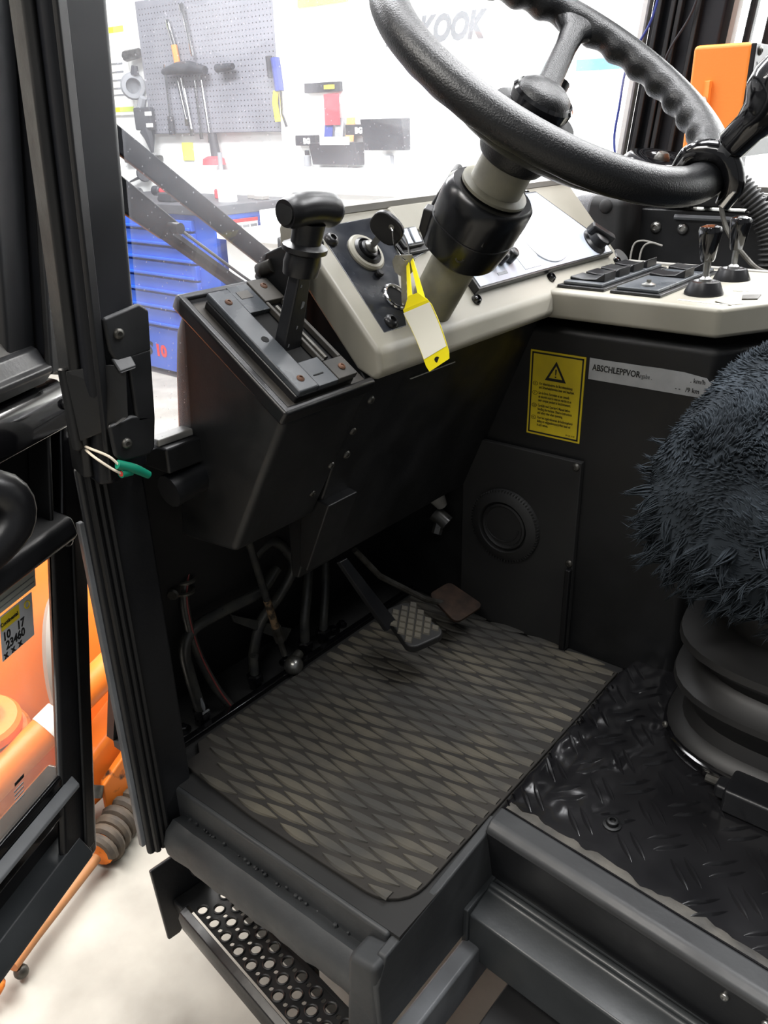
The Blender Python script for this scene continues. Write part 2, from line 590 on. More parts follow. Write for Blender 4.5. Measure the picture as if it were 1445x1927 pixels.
# things on the worktop of the cabinet
dr = thing('cordless_drill', 'black and red cordless tool lying on the cabinet worktop', 'power tool', (-4.4, 3.47, 0.608))
MB().tube([(-4.56, 3.45, 0.655), (-4.5, 3.45, 0.655), (-4.33, 3.45, 0.66), (-4.29, 3.45, 0.66)], [0.018, 0.042, 0.045, 0.03], 12).build('motor_housing', 'red', dr)
MB().tube([(-4.36, 3.45, 0.65), (-4.33, 3.36, 0.63)], [0.026, 0.024], 10).build('handle', 'tool_dark', dr)
MB().box(-4.40, -4.26, 3.29, 3.37, 0.609, 0.66).build('battery', 'tool_dark', dr, bevel=0.01)
MB().cyl(0.03, 0, 0.07, zframe((-4.56, 3.45, 0.655), (-1, 0, 0)), 14, 0.006).build('chuck', 'tool_dark', dr)
tag(MB().tube([(-4.86, 3.5, 0.636), (-4.73, 3.40, 0.636), (-4.66, 3.33, 0.63)], [0.03, 0.026, 0.02], 10).build('grip_tool', 'tool_dark'), 'dark hand grip of a tool lying on the cabinet worktop left of the drill', 'hand tool')
cn = thing('can', 'clear and red can standing on the cabinet worktop', 'can', (-4.22, 3.66, 0.608))
MB().cyl(0.055, 0, 0.05, Matrix.Translation((-4.22, 3.66, 0.608)), 18, 0.004).build('base_band', 'red', cn)
MB().cyl(0.052, 0.05, 0.16, Matrix.Translation((-4.22, 3.66, 0.608)), 18, 0.006).build('body', 'paper', cn)
MB().cyl(0.014, 0.16, 0.26, Matrix.Translation((-4.22, 3.66, 0.608)), 10).build('nozzle', 'print_grey', cn)
tag(MB().lathe([(0.055, 0), (0.06, 0.16), (0.057, 0.165), (0.05, 0.01), (1e-6, 0.01)], Matrix.Translation((-4.0, 3.5, 0.608)), 20).build('cup', 'board_white'), 'plain white beaker on the right of the cabinet worktop', 'cup')
for i, (x, y, l, lab) in enumerate([(-3.98, 3.72, 0.12, 'grey bit case lying flat behind the white beaker'), (-3.9, 3.68, 0.07, 'small grey part at the back right of the cabinet worktop')]):
    tag(MB().box(x - l / 2, x + l / 2, y - 0.03, y + 0.03, 0.6085, 0.632).build('small_case', 'grey_light', bevel=0.004), lab, 'case')
mk = thing('marker', 'white marker with green end on the cabinet worktop beside the pillar', 'marker', (-4.95, 3.42, 0.608))
MB().tube([(-5.06, 3.42, 0.63), (-4.9, 3.42, 0.63)], 0.02, 10).build('barrel', 'board_white', mk)
MB().tube([(-4.9, 3.42, 0.63), (-4.82, 3.42, 0.63)], 0.021, 10).build('cap', 'green_print', mk)

# perforated tool board with tools
pb = thing('tool_board', 'grey perforated metal tool board on the white wall', 'tool board', (-4.4, 3.9, 0.97))
pbm = MB().box(-5.12, -3.68, 3.85, 3.89, 0.975, 1.75).build('board_sheet', 'pegboard', pb, bevel=0.006)
hs = MB()
for i in range(46):
    for j in range(24):
        x, z = -5.08 + i * 0.0305, 1.0 + j * 0.0305
        hs.add([(x - .0034, 3.8495, z - .0034), (x + .0034, 3.8495, z - .0034), (x + .0034, 3.8495, z + .0034), (x - .0034, 3.8495, z + .0034)], [(0, 1, 2, 3)])
stuff(hs.build('perforations', 'hole', pb))


def hung(name, label, cat, x, z, parts, group=None):
    t = thing(name, label, cat, (x, 3.85, z), group)
    for nm, m, r, a, b in parts:
        MB().tube([(x + a[0], 3.825, z + a[1]), (x + b[0], 3.825, z + b[1])], r, 8).build(nm, m, t)
    return t


hung('screwdriver', 'long screwdriver with black grip, leftmost on the tool board', 'screwdriver', -4.86, 1.35, [('blade', 'chrome', 0.008, (0, 0.03), (0.0, -0.27)), ('grip', 'tool_dark', 0.02, (0.0, -0.27), (0.0, -0.38))])
hung('hammer', 'hammer with an orange wooden handle on the tool board', 'hammer', -4.72, 1.42, [('handle', 'handle_orange', 0.02, (-0.02, 0.06), (0.0, -0.09)), ('ferrule', 'chrome', 0.012, (-0.06, 0.2), (-0.02, 0.06))])
hung('spanner', 'bright spanner hanging beside the orange handled hammer', 'spanner', -4.62, 1.47, [('shaft', 'chrome', 0.01, (0, 0.18), (0.05, -0.06)), ('jaw', 'chrome', 0.018, (-0.01, 0.22), (0.0, 0.18))])
rk = thing('tool_rack', 'dark rack holding a row of thin tools on the tool board', 'tool rack', (-4.58, 3.84, 1.33))
MB().tube([(-4.84, 3.80, 1.335), (-4.7, 3.80, 1.35), (-4.58, 3.80, 1.345), (-4.44, 3.80, 1.325)], [0.02, 0.035, 0.04, 0.025], 10).build('rail', 'tool_dark', rk)
MB().tube([(-4.34, 3.81, 1.33), (-4.2, 3.81, 1.335)], [0.025, 0.018], 10).build('holder', 'tool_dark', rk)
for k, (x, l, dx) in enumerate([(-4.75, 0.24, 0.05), (-4.70, 0.3, 0.04), (-4.58, 0.32, 0.01), (-4.52, 0.34, 0.03)]):
    hung('driver', ['first', 'second', 'third', 'fourth'][k] + ' thin bright tool from the left hanging in the dark rack', 'hand tool', x, 1.30, [('blade', 'chrome', 0.008, (0, 0), (dx, -l)), ('tip', 'dull_steel', 0.012, (dx, -l), (dx, -l - 0.04))], 'thin tools in the rack')
pl = thing('pliers', 'pliers with one yellow and one blue grip on the tool board', 'pliers', (-3.84, 3.84, 1.2))
MB().tube([(-3.86, 3.82, 1.19), (-3.875, 3.82, 1.13), (-3.86, 3.82, 1.03)], 0.017, 8).build('yellow_grip', 'handle_yellow', pl)
MB().tube([(-3.85, 3.82, 1.36), (-3.84, 3.82, 1.28), (-3.83, 3.82, 1.19)], 0.026, 8).build('blue_grip', 'handle_blue', pl)
MB().tube([(-3.82, 3.82, 1.19), (-3.82, 3.82, 1.07), (-3.79, 3.82, 1.0)], 0.009, 8).build('steel_arm', 'chrome', pl)
MB().tube([(-3.9, 3.82, 1.37), (-3.89, 3.82, 1.26)], 0.02, 8).build('black_grip', 'tool_dark', pl)
ck = thing('caulking_gun', 'black frame tool hanging at the left edge of the tool board', 'hand tool', (-5.14, 3.84, 0.9))
MB().box(-5.22, -5.04, 3.80, 3.84, 1.0, 1.14).build('frame', 'tool_dark', ck, bevel=0.01)
MB().tube([(-5.12, 3.82, 1.0), (-5.1, 3.82, 0.95), (-5.09, 3.82, 0.86)], [0.05, 0.035, 0.01], 8).build('nozzle', 'tool_dark', ck)
for z in (1.03, 1.1):
    MB().box(-5.08, -5.02, 3.79, 3.80, z - 0.012, z + 0.012).build('clip', 'board_white', ck)
tag(MB().lathe([(0.075, -0.02), (0.085, 0), (0.075, 0.02), (0.05, 0.022), (0.045, -0.02)], zframe((-5.22, 3.83, 1.27), (1, -0.6, 0)), 18).build('tape_roll', 'print_grey'), 'grey tape roll hanging on the left edge of the tool board', 'tape')
tag(MB().tube([(-5.27, 3.84, 1.45), (-5.12, 3.84, 1.46)], [0.035, 0.03], 8).build('clamp_tool', 'dull_steel'), 'grey clamp at the top left corner of the tool board', 'clamp')
tag(MB().tube([(-5.2, 3.84, 1.34), (-5.19, 3.84, 1.39)], [0.03, 0.02], 8).build('magnet', 'tool_dark'), 'small black holder above the tape roll', 'holder')
tag(MB().tube([(-5.19, 3.84, 1.12), (-5.14, 3.84, 1.2)], [0.03, 0.026], 8).build('hook_tool', 'print_grey'), 'grey hook tool below the tape roll', 'hook')
br = thing('plunger_brush', 'black handled tool with red foot hanging below the tool board', 'brush', (-4.46, 3.85, 0.8))
MB().tube([(-4.48, 3.84, 0.975), (-4.47, 3.84, 0.9), (-4.46, 3.84, 0.83)], [0.028, 0.03, 0.034], 10).build('handle', 'tool_dark', br)
MB().lathe([(0.075, 0), (0.07, 0.035), (0.04, 0.05)], Matrix.Translation((-4.465, 3.82, 0.79)), 18).build('foot', 'red', br)
tag(MB().box(-4.86, -4.75, 3.893, 3.899, 0.81, 0.92).build('sticky_note', 'yellow_note'), 'yellow sticky note on the white wall below the tool board', 'note')
fn = thing('funnel', 'small black funnel on the white wall behind the wiper', 'funnel', (-5.27, 3.89, 0.72))
MB().lathe([(0.012, 0), (0.016, 0.05), (0.055, 0.09), (0.05, 0.1)], zframe((-5.33, 3.87, 0.70), (0.9, -0.3, 0.25)), 14).build('cone', 'tool_dark', fn)
MB().tube([(-5.46, 3.87, 0.665), (-5.33, 3.87, 0.70)], [0.006, 0.012], 8).build('spout', 'tool_dark', fn)
tag(MB().tube([(-5.48, 3.88, 0.81), (-5.08, 3.88, 0.825)], [0.022, 0.018], 8).build('wall_bar', 'dull_steel'), 'short grey bar fixed level on the white wall left of the note', 'bar')
cal = thing('wall_chart', 'white wall chart with black grid print left of the tool board', 'wall chart', (-5.7, 3.9, 1.2))
MB().box(-6.1, -5.32, 3.885, 3.899, 1.1, 1.75).build('sheet', 'paper', cal)
for z in (1.22, 1.26, 1.31, 1.36, 1.41):
    MB().box(-6.0, -5.38, 3.883, 3.885, z, z + 0.012).build('printed_line', 'print_grey', cal)
MB().box(-6.1, -5.32, 3.883, 3.885, 1.60, 1.635).build('printed_band', 'green_print', cal)
MB().box(-6.1, -5.32, 3.883, 3.885, 1.12, 1.15).build('printed_band', 'green_print', cal)
sh = thing('key_rail', 'narrow dark key rail right of the tool board', 'key rail', (-3.5, 3.88, 1.2))
MB().box(-3.63, -3.36, 3.815, 3.838, 1.17, 1.22).build('rail', 'tool_dark', sh, bevel=0.003)
MB().box(-3.47, -3.40, 3.805, 3.815, 1.185, 1.205).build('yellow_clip', 'handle_yellow', sh)
tag(MB().box(-3.47, -3.36, 3.8, 3.806, 1.005, 1.16).build('key_card', 'red'), 'red card hanging from the dark key rail', 'card')


def holder(x0, x1, z0, z1, lab, arm):
    h = thing('leaflet_holder', lab, 'leaflet holder', ((x0 + x1) / 2, 3.84, z0), 'leaflet holders on the white wall')
    MB().prism([(x0, 3.76, z1), (x0, 3.84, z1), (x0, 3.84, z0), (x0, 3.79, z0)], (x1 - x0, 0, 0)).build('pocket', 'tool_dark', h, bevel=0.004)
    MB().box(x0 - 0.14, x0 + 0.02, 3.80, 3.838, arm, arm + 0.055).build('side_arm', 'tool_dark', h, bevel=0.003)
    text('lettering', 'BG', 0.04, (x0 - 0.035, 3.76 - 0.001, arm + 0.012), (1, 0, 0), (0, 0, 1), 'paper', h, bold=0.002)


holder(-3.57, -3.22, 0.80, 0.915, 'left black leaflet holder with leaflets stacked in it', 0.90)
holder(-3.18, -2.9, 0.875, 1.03, 'right black leaflet holder on the white wall', 0.95)
for k, (x, c) in enumerate([(-3.45, 'handle_blue'), (-3.37, 'print_grey'), (-3.29, 'brown_pack')]):
    tag(MB().prism([(x - 0.03, 3.80, 0.92), (x - 0.03, 3.82, 1.04), (x - 0.03, 3.815, 1.04), (x - 0.03, 3.795, 0.92)], (0.06, 0, 0)).build('leaflet', c),
        ['dark blue leaflet standing in the left holder', 'grey picture leaflet standing in the left holder', 'orange leaflet standing in the left holder'][k], 'leaflet', 'leaflets in the left holder')
tag(MB().box(-3.46, -3.25, 3.74, 3.75, 0.905, 0.945).build('price_card', 'paper'), 'white picture card across the front of the left leaflet holder', 'card')
sb = thing('spray_bottle', 'small white bottle with dark cap left of the leaflet holders', 'bottle', (-3.57, 3.8, 0.8))
MB().cyl(0.022, 0, 0.06, Matrix.Translation((-3.62, 3.8, 0.79)), 12, 0.004).build('body', 'print_grey', sb)
MB().cyl(0.014, 0.06, 0.085, Matrix.Translation((-3.62, 3.8, 0.79)), 12).build('cap', 'tool_dark', sb)
tag(MB().box(-3.7, -3.1, 3.76, 3.84, 0.765, 0.785).build('wall_shelf', 'board_white', bevel=0.003), 'slim white shelf under the left leaflet holder', 'shelf')
tag(MB().box(-3.07, -3.01, 3.80, 3.84, 0.80, 0.85).build('wall_socket', 'print_grey', bevel=0.006), 'small grey bracket under the right leaflet holder', 'bracket')

# ------------------------------------------------------------------ cab shell
RK = 0.1   # rake of the front: x moves 0.1 per metre of height


def wsx(z, d=0.0):
    return -0.965 + RK * z + d


cab = thing('vehicle_cab', 'black painted vehicle cab shell with pillars, sill, footwell and console walls', 'vehicle cab', (-0.4, 1.2, -0.15))


def raked(poly, z0, z1, n=1):
    """xy polygon (x given at z = 0) swept up along the raked pillar line"""
    m = MB()
    vs = [(x + RK * z, y, z) for z in (z0, z1) for x, y in poly]
    k = len(poly)
    fs = [tuple(range(k))[::-1], tuple(range(k, 2 * k))] + [(i, (i + 1) % k, (i + 1) % k + k, i + k) for i in range(k)]
    return m.add(vs, fs)


# near front pillar: upper tube and lower ridged post
raked([(-1.05, 0.545), (-0.955, 0.525), (-0.945, 0.54), (-0.963, 0.605), (-0.98, 0.615), (-1.06, 0.60)], 0.59, 1.75).build('front_pillar', 'pillar', cab, bevel=0.006)
raked([(-0.943, 0.528), (-0.935, 0.53), (-0.945, 0.548), (-0.953, 0.546)], 0.60, 1.75).build('door_seal', 'seal', cab, bevel=0.003)
raked([(-1.02, 0.528), (-0.975, 0.516), (-0.968, 0.524), (-0.975, 0.54), (-1.02, 0.55)], 0.60, 1.75).build('pillar_lip', 'black_satin', cab, bevel=0.003)
pl2 = MB()
pl2.box(-0.967, -0.954, 0.53, 0.632, -0.1, 0.6)
pl2.box(-1.06, -0.967, 0.60, 0.632, -0.1, 0.6)
pl2.build('lower_pillar', 'black_paint', cab, bevel=0.008)
for k, y in enumerate((0.545, 0.556, 0.567)):
    MB().tube([(-0.952, y, -0.095), (-0.953, y + 0.001, 0.25), (-0.953, y - 0.001, 0.60)], 0.0055, 8).build('seal_ridge', 'seal', cab)
MB().box(-0.969, -0.959, 0.522, 0.531, -0.075, 0.52).build('pillar_edge', 'worn_or_lit_edge', cab, bevel=0.002)
# far front pillar
raked([(-0.965, 1.98), (-0.80, 1.965), (-0.795, 2.0), (-0.80, 2.06), (-0.96, 2.06)], -0.1, 1.8).build('front_pillar', 'pillar', cab, bevel=0.006)
for k, x in enumerate((-0.945, -0.915, -0.90, -0.86)):
    raked([(x, 1.955), (x + 0.012, 1.953), (x + 0.012, 1.972), (x, 1.974)], 0.80, 1.8).build('pillar_ridge', 'black_satin', cab, bevel=0.003)
raked([(-0.985, 1.975), (-0.97, 1.965), (-0.965, 1.985), (-0.98, 1.99)], 0.8, 1.8).build('pillar_trim', 'grey_light', cab)
raked([(-0.792, 1.985), (-0.782, 1.985), (-0.782, 2.01), (-0.792, 2.01)], 0.8, 1.8).build('pillar_trim', 'grey_light', cab)
raked([(-0.765, 2.0), (-0.75, 2.0), (-0.75, 2.02), (-0.765, 2.02)], 0.8, 1.8).build('window_bar', 'black_satin', cab, bevel=0.003)
raked([(-0.725, 2.0), (-0.71, 2.0), (-0.71, 2.02), (-0.725, 2.02)], 0.8, 1.8).build('window_bar', 'black_satin', cab, bevel=0.003)
# windscreen lower rail
MB().box(-0.945, -0.886, 0.625, 1.96, 0.575, 0.612).build('window_rail', 'black_satin', cab, bevel=0.004)
MB().box(-0.925, -0.900, 0.625, 0.70, 0.612, 0.622).build('rail_strip', 'grey_light', cab, bevel=0.002)
MB().tube([(-0.90, 0.63, 0.545), (-0.90, 0.72, 0.555)], 0.024, 12).build('rail_tube', 'black_paint', cab)
# footwell
MB().box(-1.14, -0.485, 0.605, 1.40, -0.014, 0.0).build('floor_pan', 'black_dull', cab)
MB().prism([(-1.14, 0.605, 0), (-0.95, 0.605, 0.60), (-0.975, 0.605, 0.60), (-1.16, 0.605, 0)], (0, 1.36, 0)).build('front_bulkhead', 'black_deep', cab)
MB().box(-1.034, -1.018, 0.635, 1.36, 0.0, 0.012).build('floor_strip', 'black_gloss', cab, bevel=0.003)
# door sill
MB().box(-1.0, -0.50, 0.598, 0.62, -0.17, -0.001).build('sill_plate', 'sill_paint', cab, bevel=0.006)
lip = MB()
P = []
for i in range(25):
    t = i / 24
    P.append((-0.945 + t * 0.430, 0.583, -0.078))
prof = [(0.02, 0.022), (-0.005, 0.03), (-0.022, 0.018), (-0.03, -0.005), (-0.026, -0.032), (-0.015, -0.038), (0.02, -0.03)]
vs = []
for i, p in enumerate(P):
    w = 1 + 0.05 * math.sin(i * 1.7) * math.sin(i * 0.6)
    for a, b in prof:
        vs.append((p[0], p[1] + a * w, p[2] + b * w))
k = len(prof)
fs = [tuple(range(k)), tuple(range(24 * k, 25 * k))[::-1]] + [(i * k + j, (i + 1) * k + j, (i + 1) * k + (j + 1) % k, i * k + (j + 1) % k) for i in range(24) for j in range(k)]
lip.add(vs, fs)
lip.build('sill_lip', 'sill_paint', cab, angle=50)
wl = MB()
for i in range(26):
    t = random.random()
    r = 0.002 + 0.003 * random.random()
    wl.sphere(r, Matrix.Translation((-0.94 + t * 0.42, 0.596 + random.uniform(-.002, .002), -0.052 + random.uniform(-.003, .003))), 6, 4)
stuff(wl.build('weld_bead', 'sill_paint', cab))
# rear end plate of the footwell
MB().prism([(-0.50, 0.86, 0.012), (-0.50, 0.575, -0.008), (-0.50, 0.555, -0.05), (-0.50, 0.56, -0.16), (-0.50, 0.86, -0.16)], (0.016, 0, 0)).build('end_plate', 'sill_paint', cab, bevel=0.004)
MB().prism([(-0.535, 0.552, -0.02), (-0.485, 0.552, -0.01), (-0.485, 0.56, -0.16), (-0.51, 0.55, -0.19), (-0.545, 0.552, -0.18)], (0, 0.05, 0)).build('corner_post', 'sill_paint', cab, bevel=0.010)
MB().box(-0.486, -0.455, 0.36, 0.80, -0.245, -0.165).build('cross_beam', 'worn_or_lit_edge', cab, bevel=0.006)  # lighter grey puts the beam's reflection into its colour
# beam along the side below the seat platform
pr = [(0.768, -0.108), (0.82, -0.10), (0.824, -0.092), (0.834, -0.092), (0.838, -0.10), (0.875, -0.10), (0.875, -0.20), (0.768, -0.20)]
MB().prism([(-0.478, y, z) for y, z in pr], (1.35, -0.10, 0)).build('side_beam', 'tube_paint', cab, bevel=0.006)
MB().box(-0.488, -0.476, 0.764, 0.88, -0.205, -0.098).build('beam_end_cap', 'tube_paint', cab, bevel=0.003)
# chassis darkness under the platform
MB().box(-0.40, 0.9, 0.88, 1.9, -0.40, -0.12).build('chassis_box', 'black_deep', cab)
MB().box(-0.415, 0.9, 0.56, 1.9, -0.41, -0.235).build('chassis_guard', 'black_deep', cab, bevel=0.004)
# platform side and worn edge strip
MB().prism([(-0.482, 0.852, -0.10), (-0.482, 0.866, -0.10), (-0.482, 0.866, 0.006), (-0.482, 0.852, 0.006)], (1.38, -0.115, 0)).build('platform_side', 'black_paint', cab, bevel=0.003)
MB().prism([(-0.486, 0.822, 0.022), (-0.486, 0.834, 0.031), (-0.486, 0.868, 0.031), (-0.486, 0.868, 0.008), (-0.486, 0.822, 0.008)], (1.38, -0.115, 0)).build('platform_edge', 'edge_paint', cab, bevel=0.005)
MB().prism([(-0.486, 0.823, 0.015), (-0.486, 0.829, 0.015), (-0.486, 0.852, -0.10), (-0.486, 0.846, -0.10)], (1.38, -0.115, 0)).build('platform_skirt', 'black_paint', cab)
cap_screws(cab, [(-0.112, 0.795, -0.008), (-0.06, 0.790, -0.008)], (0, -1, 0.1), 0.006, 'steel')
# console side wall
MB().prism([(-1.17, 1.36, -0.01), (-0.41, 1.36, -0.01), (-0.33, 1.50, -0.01), (-0.33, 1.95, -0.01), (-1.17, 1.95, -0.01)], (0, 0, 0.672)).build('side_wall', 'black_satin', cab, bevel=0.014, bseg=3)
cp = MB().box(-0.885, -0.622, 1.346, 1.3595, 0.003, 0.42).build('cover_plate', 'black_dull', cab, bevel=0.002)
cap_screws(cp, [(-0.872, 1.346, 0.412), (-0.632, 1.346, 0.410), (-0.630, 1.346, 0.205)], (0, -1, 0), 0.008)
MB().box(-0.634, -0.622, 1.335, 1.347, 0.0, 0.195).build('edge_strip', 'black_plastic', cp, bevel=0.003)
vn = zframe((-0.777, 1.346, 0.248), (0, -1, 0), (1, 0, 0))
vent = MB()
vent.lathe([(0.079, 0), (0.079, 0.006), (0.074, 0.012), (0.056, 0.016), (0.053, 0.010), (0.053, 0.004), (1e-6, 0.004)], vn, 40)
rv = vent.build('air_vent', 'black_dull', cab)
ribs = MB()
for k in range(72):
    a = 2 * math.pi * k / 72
    ribs.box(-0.0012, 0.0012, 0.071, 0.0795, 0.004, 0.011, vn @ Matrix.Rotation(a, 4, 'Z'))
stuff(ribs.build('rim_ribs', 'black_dull', rv))
MB().lathe([(0.05, 0.004), (0.05, 0.012), (0.046, 0.014), (0.042, 0.009), (1e-6, 0.009)], vn, 36).build('flap', 'black_dull', rv)
MB().tube([tuple((vn @ v3((0.040 * math.cos(a) - 0.004, 0.040 * math.sin(a) + 0.006, 0.010)))) for a in np.linspace(math.pi * 1.05, math.pi * 1.95, 14)], 0.0016, 6).build('flap_rib', 'black_dull', rv)
# knee panel below the dashboard
kp = MB().prism([(-0.735, 0.85, 0.675), (-0.885, 0.85, 0.31), (-0.90, 0.85, 0.31), (-0.90, 0.85, 0.675)], (0, 0.512, 0)).build('knee_panel', 'black_satin', cab, bevel=0.004)
MB().prism([(-0.800, 0.845, 0.47), (-0.858, 0.845, 0.335), (-0.875, 0.845, 0.34), (-0.86, 0.845, 0.48)], (0, 0.07, 0)).build('knee_bracket', 'black_satin', kp, bevel=0.003)
sn = (0.92, 0, -0.38)
cap_screws(kp, [(-0.7505, 0.893, 0.637), (-0.7865, 0.875, 0.549), (-0.821, 0.862, 0.465), (-0.853, 0.862, 0.36)], sn, 0.007)
MB().box(-0.7445, -0.7425, 0.98, 1.10, 0.648, 0.6495).build('trim_slot', 'grey_light', kp)
# right side: sill panel, rail, window frame
MB().box(-0.90, 0.9, 1.935, 1.985, 0.55, 0.815).build('sill_panel', 'black_satin', cab, bevel=0.004)
MB().tube([(-0.72, 1.93, 0.800), (0.9, 1.93, 0.798)], 0.006, 8).build('panel_bead', 'worn_or_lit_edge', cab)
MB().box(-0.75, 0.9, 1.93, 1.99, 0.822, 0.85).build('window_sill', 'black_plastic', cab, bevel=0.004)
MB().box(-0.75, 0.9, 1.955, 1.99, 0.853, 0.865).build('sill_strip', 'grey_light', cab, bevel=0.002)
MB().box(-0.935, -0.80, 1.84, 1.97, 0.60, 0.845).build('corner_housing', 'black_dull', cab, bevel=0.02, bseg=3)
MB().sphere(0.016, zframe((-0.845, 1.84, 0.825), (0, -1, 0)), 14, 8, 0.5).build('dimple', 'black_dull', cab)
cap_screws(cab, [(-0.762, 1.935, 0.775), (-0.70, 1.935, 0.775)], (0, -1, 0.1), 0.013, 'steel', 'rivet')
# roof and back of the cab (shade the inside; roof opening added to let light in)
for a in ((-0.86, -0.72, 0.55, 2.08), (-0.72, 0.15, 0.55, 0.80), (-0.72, 0.15, 1.80, 2.08), (0.15, 1.0, 0.55, 2.08)):
    MB().box(*a, 1.72, 1.77).build('roof_panel', 'black_paint', cab)
MB().box(0.95, 1.0, 0.6, 2.05, -0.1, 0.75).build('back_wall', 'black_dull', cab)
MB().box(0.93, 1.0, 0.56, 0.64, -0.1, 1.72).build('rear_pillar', 'pillar', cab)
MB().box(0.93, 1.0, 1.97, 2.05, -0.1, 1.72).build('rear_pillar', 'pillar', cab)
MB().box(-0.3, 0.95, 1.93, 2.0, -0.3, 0.6).build('far_wall', 'black_deep', cab)

# windscreen and side pane
ws = MB().add([(wsx(0.61), 0.615, 0.61), (wsx(0.61), 1.965, 0.61), (wsx(1.72), 1.965, 1.72), (wsx(1.72), 0.615, 1.72),
               (wsx(0.61, -.005), 0.615, 0.61), (wsx(0.61, -.005), 1.965, 0.61), (wsx(1.72, -.005), 1.965, 1.72), (wsx(1.72, -.005), 0.615, 1.72)],
              [(0, 1, 2, 3), (7, 6, 5, 4), (0, 4, 5, 1), (1, 5, 6, 2), (2, 6, 7, 3), (3, 7, 4, 0)]).build('window_1', 'windscreen')
structure(ws, 'dusty spotted windscreen pane in front of the dashboard')
structure(MB().box(-0.72, 0.15, 0.80, 1.80, 1.74, 1.746).build('added_hatch_pane', 'side_glass'), 'clear roof hatch pane added over the steering wheel to let light in')  # hatch invented so the overhead lamp can light the cab inside
structure(MB().box(-0.70, 0.9, 2.0, 2.005, 0.86, 1.72).build('window_2', 'side_glass'), 'clear side window pane on the far side of the cab')

# wiper outside the windscreen
wp = thing('windscreen_wiper', 'black wiper with two parallel arms outside the dusty windscreen', 'wiper', (-0.93, 0.9, 0.78))
wx = lambda z, d: wsx(z) - 0.03 - d
MB().prism([(wx(1.055, 0), 0.56, 1.055), (wx(1.028, 0), 0.56, 1.022), (wx(0.80, 0), 0.90, 0.785), (wx(0.81, 0), 0.91, 0.81)], (-0.008, 0, 0)).build('upper_arm', 'pillar', wp, bevel=0.002)
MB().prism([(wx(0.975, 0.01), 0.58, 0.995), (wx(0.95, 0.01), 0.58, 0.945), (wx(0.86, 0.01), 0.69, 0.872), (wx(0.87, 0.01), 0.725, 0.885)], (-0.01, 0, 0)).build('lower_arm', 'pillar', wp, bevel=0.003)
MB().tube([(wx(0.88, 0.01), 0.69, 0.882), (wx(0.80, 0.01), 0.80, 0.806), (wx(0.77, 0.01), 0.86, 0.768)], 0.010, 8).build('blade_carrier', 'pillar', wp)
MB().tube([(wx(0.885, 0.0), 0.70, 0.889), (wx(0.80, 0.0), 0.81, 0.813), (wx(0.77, 0.0), 0.87, 0.773)], 0.0022, 6).build('spring_wire', 'grey_light', wp)
MB().cyl(0.007, -0.012, 0.012, zframe((wx(0.88, 0.0), 0.70, 0.886), (1, 0, 0)), 12).build('joint', 'pillar', wp)

# ------------------------------------------------------------------ the open door (swung out past the front pillar)
DU = v3((0.4068, -0.9135, 0))
DN = v3((0.9135, 0.4068, 0))
DX = Matrix((DU, (0, 0, 1), DN)).transposed().to_4x4()    # local (u along the leaf, height, towards the cab)
DX.translation = (-1.05, 0.55, 0)


def dprism(poly, n0, n1):
    return MB().prism([(u, z, n0) for u, z in poly], (0, 0, n1 - n0), DX)


def dpt(u, z, n=0.0):
    return tuple(DX @ v3((u, z, n)))


door = thing('door_1', 'black cab door swung open at the left with glass above and below its belt', 'door', (-1.05, 0.55, -0.08))
structure(door)
dprism([(-0.052, 0.48), (0.030, 0.48), (0.123, 0.112), (0.13, 0.085), (0.172, -0.078), (0.081, -0.078)], -0.014, 0).build('front_stile', 'black_paint', door, bevel=0.007)
dprism([(-0.040, 0.46), (-0.005, 0.46), (0.115, -0.05), (0.09, -0.05)], 0, 0.006).build('stile_rib', 'black_satin', door, bevel=0.003)
dprism([(0.10, 0.118), (0.95, 0.118), (0.95, 0.045), (0.112, 0.045)], -0.04, -0.002).build('middle_rail', 'black_gloss', door, bevel=0.008)
MB().prism([(0.100, 0.100, -0.001), (0.100, 0.085, 0.010), (0.100, 0.078, 0.010), (0.100, 0.090, -0.001)], (0.85, 0, 0), DX).build('rail_ledge', 'worn_or_lit_edge', door, bevel=0.002)  # light grey stands in for the highlight along the ledge
dprism([(0.10, -0.015), (0.95, -0.015), (0.95, -0.078), (0.115, -0.078)], -0.045, 0).build('bottom_rail', 'black_paint', door, bevel=0.007)
MB().prism([(0.115, -0.014, -0.04), (0.115, -0.014, 0.0), (0.115, -0.04, 0.018), (0.115, -0.05, 0.018)], (0.84, 0, 0), DX).build('bottom_ledge', 'tube_paint', door, bevel=0.002)
dprism([(0.10, 0.05), (0.95, 0.05), (0.95, -0.03), (0.12, -0.03)], -0.042, -0.034).build('recess_panel', 'black_deep', door)
MB().prism([(0.098, 0.02, -0.034), (0.112, 0.02, -0.034), (0.128, -0.05, 0.004), (0.105, -0.05, 0.004)], (0, 0, 0.006), DX).build('corner_gusset', 'tube_paint', door, bevel=0.002)
# belt with pocket
belt = dprism([(-0.062, 0.625), (-0.030, 0.625), (0.012, 0.478), (0.014, 0.455), (-0.048, 0.455)], -0.05, 0.006).build('belt_end', 'black_gloss', door, bevel=0.008, bseg=3)
MB().prism([(-0.064, z, n) for z, n in ((0.620, -0.05), (0.620, 0.012), (0.645, 0.014), (0.668, 0.006), (0.683, -0.012), (0.686, -0.05))], (1.0, 0, 0), DX).build('belt_top', 'black_gloss', door, bevel=0.006, bseg=3)
MB().prism([(0.0, z, n) for z, n in ((0.452, -0.05), (0.452, 0.0), (0.470, 0.024), (0.498, 0.018), (0.512, -0.028), (0.512, -0.05))], (0.95, 0, 0), DX).build('belt_bottom', 'black_paint', door, bevel=0.008, bseg=3)
dprism([(-0.05, 0.64), (0.95, 0.64), (0.95, 0.48), (-0.05, 0.48)], -0.05, -0.032).build('pocket_back', 'black_satin', door, bevel=0.004)
